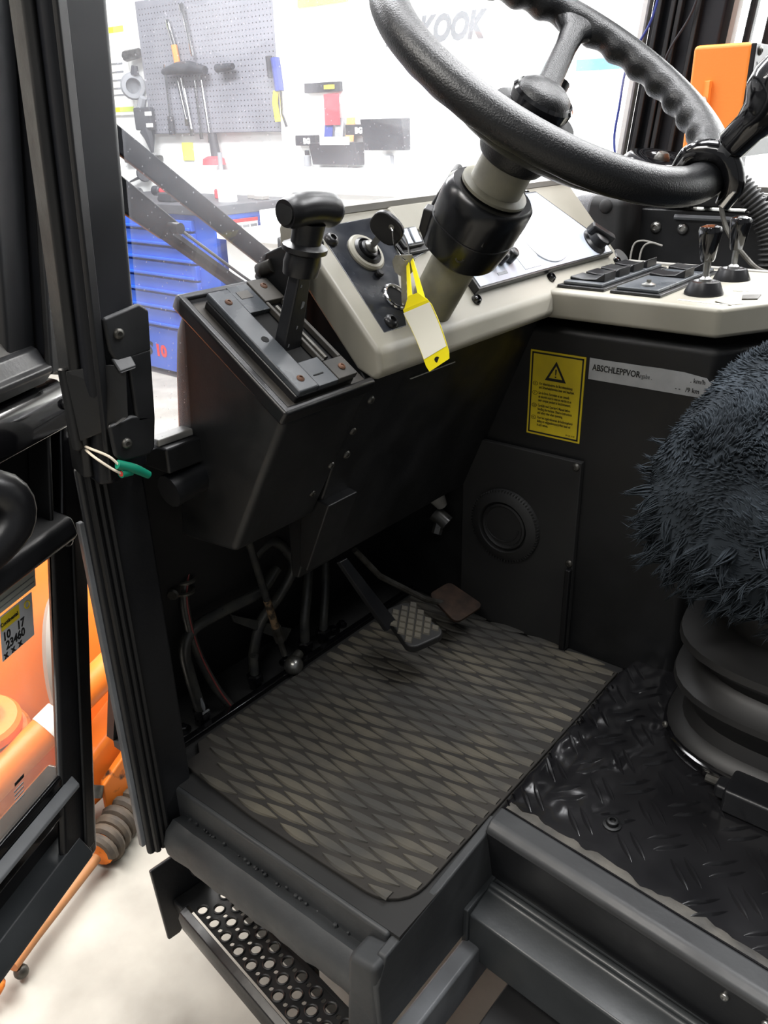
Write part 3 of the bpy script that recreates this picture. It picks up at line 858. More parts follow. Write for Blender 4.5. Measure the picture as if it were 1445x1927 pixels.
dprism([(-0.008, 0.63), (0.0, 0.63), (0.032, 0.50), (0.024, 0.50)], -0.032, 0.004).build('pocket_side', 'black_satin', door, bevel=0.004)
MB().tube([dpt(0.20, 0.63, -0.01), dpt(0.145, 0.60, 0.035), dpt(0.150, 0.555, 0.04), dpt(0.22, 0.51, 0.01)], [0.02, 0.026, 0.026, 0.02], 14, smooth=5).build('pull_handle', 'black_plastic', door)
cap_screws(door, [dpt(-0.037, 0.655, 0.012), dpt(0.012, 0.463, 0.008)], DN, 0.0095, 'black_plastic')
# window part
dprism([(-0.112, 0.70), (-0.03, 0.70), (-0.25, 1.75), (-0.33, 1.75)], -0.05, 0).build('upper_stile', 'pillar', door, bevel=0.006)
dprism([(-0.045, 0.70), (-0.02, 0.70), (-0.24, 1.75), (-0.265, 1.75)], 0, 0.012).build('stile_ridge', 'black_satin', door, bevel=0.004)
dprism([(-0.03, 0.72), (0.03, 0.72), (-0.19, 1.75), (-0.25, 1.75)], -0.045, -0.014).build('window_seal', 'seal', door, bevel=0.006)
MB().prism([(-0.025, z, n) for z, n in ((0.688, -0.05), (0.688, -0.004), (0.705, 0.012), (0.712, 0.012), (0.716, 0.004), (0.735, -0.006), (0.742, -0.02), (0.742, -0.05))], (0.97, 0, 0), DX).build('window_ledge', 'black_paint', door, bevel=0.002)
MB().prism([(0.0, z, n) for z, n in ((0.736, -0.05), (0.736, -0.012), (0.752, -0.022), (0.752, -0.05))], (0.95, 0, 0), DX).build('window_gasket', 'tray', door, bevel=0.002)
dprism([(0.0, 0.74), (0.95, 0.74), (0.95, 1.75), (-0.2, 1.75)], -0.036, -0.032).build('upper_pane', 'door_glass', door)
lg = dprism([(0.01, 0.475), (0.95, 0.475), (0.95, 0.10), (0.11, 0.10)], -0.010, -0.007).build('lower_pane', 'door_glass', door)
# hinge arm between leaf and pillar bracket
MB().prism([(-0.905, 0.513, 0.742), (-0.91, 0.513, 0.652), (-0.868, 0.534, 0.672), (-0.860, 0.552, 0.682), (-0.860, 0.560, 0.745), (-0.868, 0.545, 0.748)], (0.005, 0.004, 0)).build('hinge_arm', 'black_satin', door, bevel=0.004)
MB().cyl(0.007, -0.06, 0.045, Matrix.Translation((-0.912, 0.515, 0.70)), 14, 0.002).build('hinge_knuckle', 'black_satin', door)
MB().prism([dpt(-0.07, 0.686, -0.02), dpt(-0.05, 0.692, -0.02), dpt(-0.085, 0.72, -0.01), dpt(-0.10, 0.70, -0.01)], tuple(DN * 0.01)).build('foam_strip', 'tray', door)

UX = tuple(-DU)
UZ = (0, 0, 1)
st = thing('service_sticker', 'silver and yellow tyre service sticker with handwritten numbers on the lower door pane', 'sticker', dpt(0.13, 0.356, -0.024))
g = -0.0065


def drect(u0, z0, u1, z1, n, m, name, parent, sh=0.22, zc=0.39):
    pts = [(u0, z0), (u1, z0), (u1, z1), (u0, z1)]
    return MB().prism([(u - (z - zc) * sh, z, n) for u, z in pts], (0, 0, 0.0006), DX).build(name, m, parent)


drect(0.096, 0.358, 0.164, 0.420, g, 'sticker_silver', 'backing', st)
drect(0.125, 0.399, 0.162, 0.418, g + 0.0006, 'sticker_yellow', 'yellow_header', st)
text('lettering', 'Continental', 0.0075, dpt(0.160, 0.405, g + 0.0013), UX, UZ, 'print_black', st, bold=0.0002)
text('lettering', '10   17', 0.016, dpt(0.162, 0.384, g + 0.0007), UX, UZ, 'print_black', st, shear=0.2, bold=0.0005)
text('lettering', '23460', 0.016, dpt(0.160, 0.370, g + 0.0007), UX, UZ, 'print_black', st, shear=0.2, bold=0.0005)
text('lettering', 'x  x  x', 0.014, dpt(0.166, 0.3595, g + 0.0007), UX, UZ, 'print_black', st, bold=0.0006)
MB().torus(0.005, 0.0012, DX @ Matrix.Translation((0.104, 0.408, g + 0.001)), 16, 6).build('printed_emblem', 'sticker_yellow', st)
s2 = thing('list_sticker', 'pale grey ruled sticker on the lower door pane above the service sticker', 'sticker', dpt(0.2, 0.43, -0.024))
drect(0.086, 0.424, 0.32, 0.462, g, 'sticker_grey', 'backing', s2)
for z in (0.431, 0.439):
    drect(0.09, z, 0.32, z + 0.0012, g + 0.0006, 'print_faint', 'printed_line', s2)
s3 = thing('glass_mark', 'small black printed glass mark low on the lower door pane', 'printed mark', dpt(0.15, 0.15, -0.024))
drect(0.138, 0.172, 0.158, 0.177, g, 'print_black', 'printed_bar', s3)
for k in range(4):
    drect(0.14, 0.164 - k * 0.006, 0.16, 0.166 - k * 0.006, g, 'print_faint', 'printed_line', s3)

# pillar bracket the door hangs on
hb = thing('hinge_bracket', 'black bent hinge bracket screwed to the near front pillar', 'bracket', (-0.92, 0.6, 0.6))
hm = MB()
for yz in ([(0.548, 0.803), (0.60, 0.812), (0.613, 0.802), (0.608, 0.752), (0.557, 0.748), (0.55, 0.765)],
           [(0.572, 0.755), (0.608, 0.756), (0.600, 0.665), (0.572, 0.668)],
           [(0.532, 0.676), (0.566, 0.680), (0.601, 0.672), (0.593, 0.630), (0.585, 0.622), (0.545, 0.625), (0.534, 0.636)]):
    hm.prism([(-0.870, y, z) for y, z in yz], (0.008, 0, 0))
hm.build('bracket_plate', 'black_satin', hb, bevel=0.004)
MB().prism([(-0.870, 0.552, 0.752), (-0.870, 0.580, 0.752), (-0.855, 0.577, 0.738), (-0.855, 0.552, 0.736)], (0.004, 0, 0.004)).build('bent_tongue', 'black_satin', hb, bevel=0.003)
cap_screws(hb, [(-0.862, 0.565, 0.782), (-0.862, 0.552, 0.648)], (1, -0.1, 0), 0.007, 'dull_steel')

# loose wires with green sleeves
wr = thing('door_wires', 'pair of loose white wires ending in green sleeves beside the door hinge', 'wire', (-0.98, 0.57, 0.55))
p0 = v3((-0.93, 0.528, 0.640))
MB().tube([p0, (-0.892, 0.520, 0.644), (-0.868, 0.528, 0.637), (-0.860, 0.536, 0.624)], 0.0017, 8, smooth=6).build('wire', 'wire_white', wr)
MB().tube([p0, (-0.885, 0.518, 0.636), (-0.865, 0.528, 0.621), (-0.860, 0.538, 0.612)], 0.0017, 8, smooth=6).build('wire', 'wire_white', wr)
MB().tube([(-0.861, 0.534, 0.626), (-0.858, 0.555, 0.614), (-0.858, 0.574, 0.599)], [0.006, 0.0062, 0.005], 12, smooth=4).build('sleeve', 'green_sleeve', wr)
MB().tube([(-0.860, 0.536, 0.613), (-0.862, 0.552, 0.611)], [0.0056, 0.006], 12).build('sleeve', 'green_sleeve', wr)
MB().tube([(-0.8595, 0.5355, 0.6132), (-0.860, 0.538, 0.613)], 0.0038, 10).build('core', 'wire_red', wr)

# ------------------------------------------------------------------ orange attachment outside, seen through the door glass
at = thing('front_attachment', 'orange painted front attachment frame outside beyond the open door', 'machine attachment', (-1.5, 0.7, GZ))
MB().prism([(-1.55, 0.05, -0.40), (-1.58, 0.05, -0.20), (-1.66, 0.05, 0.0), (-1.90, 0.05, 0.34), (-2.1, 0.05, 0.40), (-2.3, 0.05, 0.1), (-2.3, 0.05, -0.40)], (0, 1.06, 0)).build('body_panel', 'orange', at, bevel=0.04, bseg=5)
MB().cyl(0.15, -0.02, 0.02, zframe((-1.55, 0.757, -0.07), (0.65, 0.75, 0)), 40, 0.01).build('round_cover', 'grey_wheel', at)
MB().tube([(-1.45, 0.48, -0.205), (-1.45, 0.735, -0.105), (-1.45, 1.0, 0.0)], 0.036, 18).build('cross_tube', 'orange', at)
MB().tube([(-1.45, 0.625, -0.148), (-1.45, 0.665, -0.132)], 0.0375, 18).build('tube_highlight', 'board_white', at)  # white band painted in as the highlight on the tube
MB().prism([(-1.42, 0.62, -0.30), (-1.42, 0.95, -0.10), (-1.42, 1.0, -0.18), (-1.42, 0.80, -0.36), (-1.42, 0.64, -0.40)], (-0.08, 0, 0)).build('side_arm', 'orange', at, bevel=0.015, bseg=3)
for k, (r, z0, z1, m_) in enumerate([(0.085, -0.16, -0.125, 'orange'), (0.10, -0.20, -0.165, 'orange_worn'), (0.095, -0.235, -0.205, 'orange'), (0.045, -0.125, -0.10, 'orange')]):
    MB().cyl(r, z0, z1, Matrix.Translation((-1.53, 0.535, 0.02)) @ Matrix.Rotation(0.12, 4, 'Y'), 30, 0.008).build('pivot_ring', m_, at)
MB().prism([(-1.385, 0.688, -0.315), (-1.385, 0.685, -0.392), (-1.385, 0.80, -0.40), (-1.385, 0.82, -0.24), (-1.385, 0.765, -0.262)], (-0.025, 0.01, 0)).build('bracket_plate', 'orange_worn', at, bevel=0.006)
MB().tube([(-1.40, 0.68, -0.31), (-1.39, 0.665, -0.33)], 0.02, 12).build('bolt', 'dull_steel', at)
MB().prism([(-1.43, 0.68, -0.26), (-1.41, 0.665, -0.29), (-1.42, 0.665, -0.36), (-1.45, 0.71, -0.34)], (-0.02, 0.02, 0)).build('rubber_flap', 'rubber', at, bevel=0.006)
bar0, bar1 = v3((-1.41, 0.80, -0.405)), v3((-1.315, 0.615, -0.405))
dv = (bar1 - bar0)
MB().tube([bar0, bar1], 0.032, 16).build('bumper_tube', 'orange_worn', at)
wrp = []
for i in range(120):
    t = i / 119
    c = bar0 + dv * t
    a = t * 2 * math.pi * 7.5
    e1 = dv.normalized().cross(v3((0, 0, 1))).normalized()
    e2 = e1.cross(dv.normalized())
    wrp.append(c + (e1 * math.cos(a) + e2 * math.sin(a)) * 0.034)
MB().tube(wrp, 0.0125, 8).build('spiral_wrap', 'hose_wrap', at)
MB().tube([(-1.31, 0.605, -0.405), (-1.24, 0.42, -0.405), (-1.215, 0.36, -0.405)], [0.012, 0.013, 0.014], 10).build('edge_tube', 'wood_edge', at)
MB().prism([(-1.24, 0.29, -0.44), (-1.185, 0.31, -0.43), (-1.18, 0.34, -0.40), (-1.22, 0.34, -0.37), (-1.27, 0.29, -0.38)], (0.0, -0.04, 0.0)).build('foot', 'orange_worn', at, bevel=0.01)
MB().sphere(0.014, Matrix.Translation((-1.212, 0.372, -0.43)), 12, 8).build('end_knob', 'dull_steel', at)

# ------------------------------------------------------------------ boarding step below the sill
sp = thing('boarding_step', 'black perforated steel boarding step hanging below the cab sill', 'step', (-0.942, 0.579, -0.25))
zs = -0.25
X0, X1, Y0, Y1 = -0.945, -0.42, 0.578, 0.655
holes = []
sm_h = []
nx = 12
for i in range(nx):
    x = X0 + 0.03 + i * 0.037
    for j, y in enumerate((0.590, 0.613, 0.637)):
        xx = x + (0.0185 if j == 1 else 0)
        holes.append((xx, y, 0.0088))
        sm_h.append((xx + 0.0185, y, 0.0042))


def perforated(holes, x0, x1, y0, y1, z, th):
    """flat plate with round holes, triangulated around every hole"""
    bm = bmesh.new()
    loops = []
    ed = []
    def ring(pts):
        vv = [bm.verts.new((px, py, z)) for px, py in pts]
        return [bm.edges.new((vv[i], vv[(i + 1) % len(vv)])) for i in range(len(vv))]
    n = 30
    outer = [(x0 + (x1 - x0) * i / n, y0) for i in range(n)] + [(x1, y0)] + [(x1, y1)] + [(x1 - (x1 - x0) * i / n, y1) for i in range(1, n)] + [(x0, y1)]
    ed += ring(outer)
    for hx, hy, r in holes:
        if x0 + r < hx < x1 - r and y0 + r < hy < y1 - r:
            kk = 14 if r > 0.006 else 8
            ed += ring([(hx + r * math.cos(2 * math.pi * k / kk), hy + r * math.sin(2 * math.pi * k / kk)) for k in range(kk)])
    bmesh.ops.triangle_fill(bm, use_beauty=True, use_dissolve=False, edges=ed)
    ext = bmesh.ops.extrude_face_region(bm, geom=list(bm.faces))
    bmesh.ops.translate(bm, verts=[g for g in ext['geom'] if isinstance(g, bmesh.types.BMVert)], vec=(0, 0, -th))
    bm.verts.index_update()
    m = MB()
    m.add([tuple(v.co) for v in bm.verts], [[v.index for v in f.verts] for f in bm.faces])
    bm.free()
    return m


tread = perforated(holes + sm_h, X0, X1, Y0, Y1, zs, 0.003).build('tread', 'black_satin', sp)
rims = MB()
for hx, hy, r in holes:
    if hx < X1 - 0.01:
        rims.torus(r + 0.0012, 0.0016, Matrix.Translation((hx, hy, zs + 0.001)), 14, 5)
stuff(rims.build('hole_rims', 'black_satin', sp))
MB().prism([(X0, 0.574, zs), (X0, 0.560, zs - 0.006), (X0, 0.556, zs - 0.018), (X0, 0.560, zs - 0.05), (X0, 0.566, zs - 0.05), (X0, 0.566, zs - 0.012)], (X1 - X0, 0, 0)).build('front_flange', 'black_paint', sp, bevel=0.002)
MB().box(X0, X1, 0.652, 0.658, zs - 0.05, zs + 0.001).build('rear_flange', 'black_satin', sp)
MB().prism([(-0.985, 0.535, -0.165), (-0.985, 0.62, -0.16), (-0.985, 0.655, -0.27), (-0.985, 0.60, -0.305), (-0.985, 0.57, -0.345), (-0.985, 0.545, -0.345)], (0.008, 0, 0)).build('side_bracket', 'black_paint', sp, bevel=0.003)
MB().cyl(0.011, 0, 0.014, zframe((-0.977, 0.615, -0.215), (1, 0, 0)), 8, 0.003).build('bolt', 'black_satin', sp)
MB().box(-0.977, X0, 0.565, 0.655, zs - 0.03, zs - 0.004).build('end_bracket', 'black_satin', sp, bevel=0.004)
MB().box(-0.715, -0.690, 0.660, 0.672, -0.31, -0.15).build('hanger', 'black_satin', sp, bevel=0.003)

sp.rotation_euler = (0, 0, math.radians(-8.0))

# ------------------------------------------------------------------ lever console
lc = thing('lever_console', 'black box console with a gated lever slot beside the near front pillar', 'console', (-0.84, 0.765, 0.44))
side = [(-0.893, 0.788), (-0.715, 0.668), (-0.722, 0.655), (-0.838, 0.445), (-0.964, 0.435), (-0.925, 0.70), (-0.913, 0.755)]
MB().prism([(x, 0.683, z) for x, z in side], (0, 0.166, 0)).build('housing', 'black_satin', lc, bevel=0.010, bseg=3)
CT = frame((-0.889, 0.680, 0.803), (0.832, 0, -0.555), Y=(0, 1, 0))    # local x down the slope, y across, z out of the lid
rim = MB(CT)
rim.box(-0.006, 0.222, -0.004, 0.010, -0.020, 0.003)
rim.box(0.210, 0.222, 0.0, 0.172, -0.020, 0.003)
rim.box(-0.006, 0.006, 0.0, 0.172, -0.020, 0.003)
rim.build('lid_rim', 'black_plastic', lc, bevel=0.005, bseg=3)
MB(CT).box(0.0, 0.215, 0.005, 0.168, -0.016, -0.008).build('lid_tray', 'tray', lc)
gp = MB(CT).box(0.016, 0.205, 0.030, 0.142, -0.010, 0.004).build('gate_base', 'black_plastic', lc, bevel=0.004)
ga = MB(CT)
ga.box(0.014, 0.205, 0.030, 0.066, 0.004, 0.014)
ga.build('gate_strip', 'gate', gp, bevel=0.0025)
for a in ((0.010, 0.062, 0.067, 0.104, 0.004, 0.012), (0.160, 0.205, 0.067, 0.104, 0.004, 0.012)):
    MB(CT).box(*a).build('gate_strip', 'gate', gp, bevel=0.001)
for a in ((0.008, 0.050, 0.105, 0.142, 0.004, 0.014), (0.170, 0.205, 0.105, 0.142, 0.004, 0.013), (0.050, 0.170, 0.105, 0.110, 0.004, 0.013), (0.050, 0.170, 0.136, 0.142, 0.004, 0.013)):
    MB(CT).box(*a).build('gate_strip', 'tray', gp, bevel=0.0015)
MB(CT).box(0.055, 0.165, 0.068, 0.103, -0.02, 0.0045).build('gate_slot', 'hole', gp)
MB(CT).tube([(0.06, 0.118, 0.009), (0.165, 0.118, 0.009)], 0.004, 8).build('slide_rod', 'dull_steel', gp)
zd = CT.to_3x3() @ v3((0, 0, 1))
for x, y, m_ in [(0.038, 0.048, 'rust'), (0.186, 0.048, 'rust'), (0.022, 0.125, 'rust'), (0.188, 0.125, 'rust')]:
    MB().screw(CT @ v3((x, y, 0.0135)), zd, 0.0055, 0.0025).build('screw', m_, gp)
MB(CT).cyl(0.0055, 0.0135, 0.0145, Matrix.Translation((0.112, 0.050, 0)), 12).build('gate_hole', 'hole', gp)
MB(CT).box(0.022, 0.036, 0.074, 0.095, 0.012, 0.0126).build('moulded_mark', 'tray', gp)
MB(CT).box(0.186, 0.188, 0.072, 0.09, 0.012, 0.0126).build('moulded_mark', 'hole', gp)
MB(CT).tube([(-0.01, 0.145, 0.01), (0.004, 0.15, 0.03)], 0.010, 10).build('pivot_bolt', 'dull_steel', lc)
MB(CT).prism([(-0.02, 0.150, -0.01), (-0.02, 0.150, 0.03), (0.02, 0.150, 0.085), (0.05, 0.150, 0.07), (0.09, 0.150, -0.01)], (0, 0.012, 0)).build('lever_cheek', 'black_satin', lc, bevel=0.004)
cap_screws(lc, [(-0.748, 0.848, 0.602), (-0.783, 0.836, 0.545), (-0.81, 0.82, 0.498)], (0.88, 0, -0.47), 0.006)

# gear lever
gl = thing('gear_lever', 'black gear lever with a T shaped grip in the lever console', 'lever', (-0.79, 0.765, 0.72))
LX = frame((-0.792, 0.765, 0.715), (0, 1, 0), Z=(0.040, 0.012, 0.150))
# local: x across (y axis), z along the shaft
sh = MB(LX)
secs = [(-0.02, 0.017, 0.010), (0.03, 0.0165, 0.010), (0.10, 0.013, 0.0095), (0.145, 0.011, 0.009)]
vs = []
for z, a, b in secs:
    vs += [(-a, -b, z), (a, -b, z), (a, b, z), (-a, b, z)]
fs = [(3, 2, 1, 0), (12, 13, 14, 15)] + [(i * 4 + j, i * 4 + (j + 1) % 4, i * 4 + 4 + (j + 1) % 4, i * 4 + 4 + j) for i in range(3) for j in range(4)]
sh.add(vs, fs)
sh.build('shaft', 'black_paint', gl, bevel=0.003)
for z, x, s_ in [(0.082, 0.004, 0.0045), (0.052, 0.001, 0.0022), (0.108, -0.005, 0.0018), (0.028, -0.009, 0.0022)]:
    MB(LX).prism([(x - s_ * 0.5, -0.0094, z - s_), (x + s_ * 0.4, -0.0094, z - s_ * 0.5), (x + s_ * 0.6, -0.0094, z + s_), (x - s_ * 0.3, -0.0094, z + s_ * 1.2)], (0, -0.0012, 0)).build('paint_chip', 'worn_or_lit_edge', gl)
bt = MB(LX)
bt.lathe([(0.022, 0.120), (0.0235, 0.135), (0.021, 0.150), (0.019, 0.158), (0.020, 0.185)], None, 18, 1.15, 0.9)
bt.build('collar', 'black_plastic', gl)
MB(LX).lathe([(0.020, 0.146), (0.027, 0.150), (0.027, 0.156), (0.020, 0.160)], None, 18, 1.2, 0.95).build('collar_ring', 'black_plastic', gl)
MB(LX).sphere(0.008, Matrix.Translation((0.030, 0.006, 0.156)), 12, 8).build('catch', 'black_plastic', gl)
hd = MB(LX)
pts = []
rad = []
for i in range(13):
    t = i / 12
    pts.append((-0.046 + 0.095 * t, 0.0, 0.196 + 0.006 * math.sin(t * 3.1)))
    rad.append([0.0165, 0.0195, 0.0195, 0.0195, 0.020, 0.020, 0.020, 0.020, 0.0205, 0.021, 0.021, 0.018, 0.010][i])
hd.tube(pts, rad, 20)
hd.build('grip', 'black_plastic', gl, angle=55)
MB(LX).cyl(0.0135, 0, 0.0015, Matrix.Translation((-0.0465, 0, 0.196)) @ Matrix.Rotation(-math.pi / 2, 4, 'Y'), 18, 0.0005).build('end_cap', 'black_satin', gl)

# ------------------------------------------------------------------ dashboard
DA = frame((-0.72, 0.86, 0.733), (-0.676, 0, 0.737), Y=(0, 1, 0))     # local x up the slope, y across the cab, z into/out of the lid
if (DA.to_3x3() @ v3((0, 0, 1))).x < 0:
    DA = DA @ Matrix.Diagonal((1, 1, -1, 1))
dn = DA.to_3x3() @ v3((0, 0, 1))


def da(x, y, z=0.0):
    return DA @ v3((x, y, z))


ds = thing('dashboard', 'light grey sloping dashboard with black switch panel and instrument block', 'dashboard', (-0.78, 1.25, 0.68))
MB().prism([(-0.714, 0.857, 0.678), (-0.700, 0.857, 0.690), (-0.704, 0.857, 0.722), (-0.718, 0.857, 0.736), (-0.856, 0.857, 0.886), (-0.872, 0.857, 0.888), (-0.882, 0.857, 0.872), (-0.882, 0.857, 0.845), (-0.745, 0.857, 0.690)],
           (0, 0.815, 0)).build('dash_shell', 'grey_dash', ds, bevel=0.009, bseg=3)
MB().prism([(-0.745, 0.866, 0.69), (-0.735, 0.866, 0.672), (-0.84, 0.866, 0.66), (-0.90, 0.866, 0.64), (-0.895, 0.866, 0.86), (-0.88, 0.866, 0.85)], (0, 0.79, 0)).build('dash_body', 'black_satin', ds, bevel=0.004)
MB().prism([tuple(da(0.200, 0.05, 0.004)), tuple(da(0.206, 0.05, 0.012)), tuple(da(0.214, 0.05, 0.008)), tuple(da(0.205, 0.05, 0.0))], (0, 0.76, 0)).build('rear_lip', 'grey_light', ds)
# black switch panel
sp_poly = [(0.004, 0.030), (0.185, 0.034), (0.190, 0.230), (0.112, 0.228), (0.094, 0.140), (0.004, 0.082)]
pn = MB().prism([tuple(da(x, y, 0.0)) for x, y in sp_poly], tuple(dn * 0.004)).build('switch_panel', 'dash_panel', ds, bevel=0.003)
MB().box(0.172, 0.195, 0.196, 0.206, 0.0, 0.012, DA).build('raised_edge', 'grey_dash', ds, bevel=0.003)
MB().box(0.150, 0.200, 0.206, 0.44, 0.0, 0.009, DA).build('raised_pad', 'grey_dash', ds, bevel=0.004)
for x, y in [(0.017, 0.055), (0.160, 0.045), (0.16, 0.05)][:2]:
    MB().screw(da(x, y, 0.004), dn, 0.011, 0.007).build('panel_screw', 'black_plastic', pn)
# ignition lock
ig = DA @ Matrix.Translation((0.130, 0.096, 0.004))
MB().lathe([(0.031, 0), (0.031, 0.003), (0.028, 0.006), (0.021, 0.006), (0.021, 0.0)], ig, 32).build('lock_ring', 'grey_dash', pn)
lk = MB().lathe([(0.023, 0), (0.023, 0.007), (0.019, 0.010), (0.018, 0.006), (0.015, 0.006), (0.014, 0.012), (0.011, 0.014)], ig, 32).build('lock_barrel', 'black_plastic', pn)
MB().lathe([(0.0105, 0.012), (0.0105, 0.017), (0.006, 0.020), (1e-6, 0.020)], ig, 20).build('lock_core', 'steel', lk)
# rocker switch pair
rb = MB().box(0.112, 0.158, 0.166, 0.236, 0.004, 0.010, DA).build('switch_bezel', 'black_plastic', pn, bevel=0.005)
MB().box(0.120, 0.151, 0.172, 0.222, 0.010, 0.016, DA).build('switch_frame', 'black_plastic', rb, bevel=0.002)
for y in (0.178, 0.200):
    MB().prism([tuple(da(0.124, y, 0.014)), tuple(da(0.124, y, 0.017)), tuple(da(0.136, y, 0.019)), tuple(da(0.148, y, 0.022)), tuple(da(0.148, y, 0.014))], (0, 0.017, 0)).build('rocker', 'face_panel', rb, bevel=0.001)
# empty socket with a chrome ring
sk = MB().torus(0.0195, 0.003, DA @ Matrix.Translation((0.052, 0.098, 0.005)), 32, 8).build('socket_ring', 'chrome', pn)
MB().cyl(0.018, 0.0042, 0.0048, DA @ Matrix.Translation((0.052, 0.098, 0)), 24).build('socket_hole', 'hole', sk)
MB().cyl(0.006, 0.004, 0.012, DA @ Matrix.Translation((0.092, 0.092, 0)), 14, 0.002).build('pilot_lamp', 'black_plastic', pn)
# instrument block
MB().prism([tuple(da(x, y, 0.0)) for x, y in [(0.002, 0.262), (0.002, 0.53), (0.0, 0.80), (0.193, 0.628), (0.193, 0.45), (0.14, 0.40), (0.06, 0.262)]], tuple(dn * 0.003)).build('instrument_flange', 'grey_dash', ds, bevel=0.002)
ib = MB().prism([tuple(da(x, y, 0.003)) for x, y in [(0.022, 0.275), (0.022, 0.53), (0.020, 0.765), (0.045, 0.765), (0.184, 0.635), (0.184, 0.47), (0.135, 0.41), (0.075, 0.275)]], tuple(dn * 0.014)).build('instrument_block', 'black_plastic', ds, bevel=0.0015)
MB().prism([tuple(da(x, y, 0.017)) for x, y in [(0.026, 0.281), (0.026, 0.53), (0.024, 0.758), (0.043, 0.758), (0.180, 0.631), (0.180, 0.474), (0.133, 0.415), (0.073, 0.281)]], tuple(dn * 0.0012)).build('face_plate', 'face_panel', ib)
MB().prism([tuple(da(x, y, 0.018)) for x, y in [(0.034, 0.43), (0.034, 0.485), (0.12, 0.51), (0.145, 0.48), (0.12, 0.42)]], tuple(dn * 0.0012)).build('label_field', 'oval', ib)
ov = MB()
oc = v3((0.092, 0.560, 0.018))
pp = []
for k in range(36):
    a = 2 * math.pi * k / 36
    pp.append(tuple(DA @ (oc + v3((0.060 * math.cos(a), 0.075 * math.sin(a) + 0.012 * math.cos(a), 0)))))
ov.prism(pp, tuple(dn * 0.003))
ov.build('oval_window', 'oval', ib, bevel=0.001)
for y, r in [(0.317, 0.0115), (0.345, 0.0105), (0.372, 0.0105), (0.40, 0.0115)]:
    MB().lathe([(r, 0.0), (r, 0.010), (r * 0.85, 0.020), (r * 0.6, 0.022), (1e-6, 0.022)], DA @ Matrix.Translation((0.062, y, 0.018)), 14).build('knob', 'black_plastic', ib)
MB().box(0.036, 0.041, 0.345, 0.375, 0.018, 0.0188, DA).build('printed_mark', 'print_grey', ib)
rk2 = MB().lathe([(0.028, 0.0), (0.028, 0.005), (0.022, 0.009), (0.020, 0.024), (0.016, 0.026), (1e-6, 0.026)], DA @ Matrix.Translation((0.052, 0.715, 0.016)), 24).build('rotary_knob', 'black_plastic', ib)
MB().box(-0.008, 0.008, -0.030, 0.030, 0.012, 0.034, DA @ Matrix.Translation((0.055, 0.715, 0.016)) @ Matrix.Rotation(0.7, 4, 'Z')).build('knob_grip', 'black_plastic', rk2, bevel=0.004)
for x, y in [(0.012, 0.27), (0.012, 0.515), (0.006, 0.782), (0.187, 0.618)]:
    MB().screw(da(x, y, 0.003), dn, 0.009, 0.008).build('panel_screw', 'black_gloss', ds)
MB().cyl(0.043, 0.0002, 0.0012, DA @ Matrix.Translation((0.026, 0.176, 0.0)), 32).build('column_hole', 'hole', ds)
MB().cyl(0.02, 0.0, 0.006, DA @ Matrix.Translation((0.012, 0.815, 0.0)), 20, 0.002).build('end_grommet', 'black_plastic', ds)

# ------------------------------------------------------------------ steering column and wheel
WC = v3((-0.534, 0.999, 1.054))
WN = v3((0.560, -0.077, 0.825)).normalized()
WF = zframe(WC, WN, (0, 1, 0))      # local z along the column towards the driver
col = thing('steering_column', 'worn grey steering column with black switch housing rising from the dashboard', 'steering column', WC - WN * 0.37)
MB().cyl(0.034, -0.40, -0.20, WF, 32).build('lower_tube', 'column', col)
MB().lathe([(0.040, -0.175), (0.041, -0.165), (0.037, -0.16), (0.036, -0.115)], WF, 32).build('upper_tube', 'column', col)
hs_ = MB().lathe([(0.042, -0.272), (0.052, -0.264), (0.057, -0.23), (0.059, -0.19), (0.058, -0.172), (0.053, -0.166), (0.042, -0.166)], WF, 40, 1.08, 1.0, 2.4).build('switch_housing', 'black_semi', col)
MB().lathe([(0.056, -0.2225), (0.0584, -0.222), (0.0584, -0.2205), (0.056, -0.220)], WF, 40, 1.08, 1.0, 2.4).build('housing_seam', 'black_plastic', hs_)
MB().lathe([(0.0415, -0.166), (0.047, -0.164), (0.047, -0.160), (0.041, -0.157)], WF, 32).build('collar', 'column', hs_)
toCam = (v3((0, 0, 1.0)) - WC)
toCam = (toCam - WN * toCam.dot(WN)).normalized()
tside = WN.cross(toCam)
MB().screw(WC - WN * 0.242 + toCam * 0.0565 + tside * 0.004, toCam, 0.009, 0.004).build('housing_screw', 'dull_steel', hs_)
text('lettering', 'K1', 0.020, WC - WN * 0.212 + toCam * 0.0595 + tside * 0.004, tside, WN, 'black_plastic', hs_, shear=-0.2)
MB().prism([tuple(WC - WN * a - tside * b + toCam * c) for a, b, c in [(0.172, 0.050, -0.01), (0.172, 0.062, -0.01), (0.235, 0.068, -0.01), (0.25, 0.056, -0.01)]], tuple(toCam * -0.03)).build('wiring_cover', 'black_satin', hs_, bevel=0.006)
MB().prism([tuple(WC - WN * a - tside * b + toCam * c) for a, b, c in [(0.222, 0.052, 0.02), (0.226, 0.072, 0.02), (0.256, 0.066, 0.02), (0.278, 0.044, 0.02)]], tuple(toCam * -0.02)).build('lever_stub', 'black_plastic', hs_, bevel=0.003)
MB().tube([tuple(WC - WN * 0.19 + tside * 0.01 - toCam * 0.04), (-0.665, 1.13, 0.955), (-0.645, 1.185, 1.02), (-0.640, 1.205, 1.050)], [0.008, 0.008, 0.012, 0.015], 12, smooth=5).build('stalk', 'black_plastic', col)

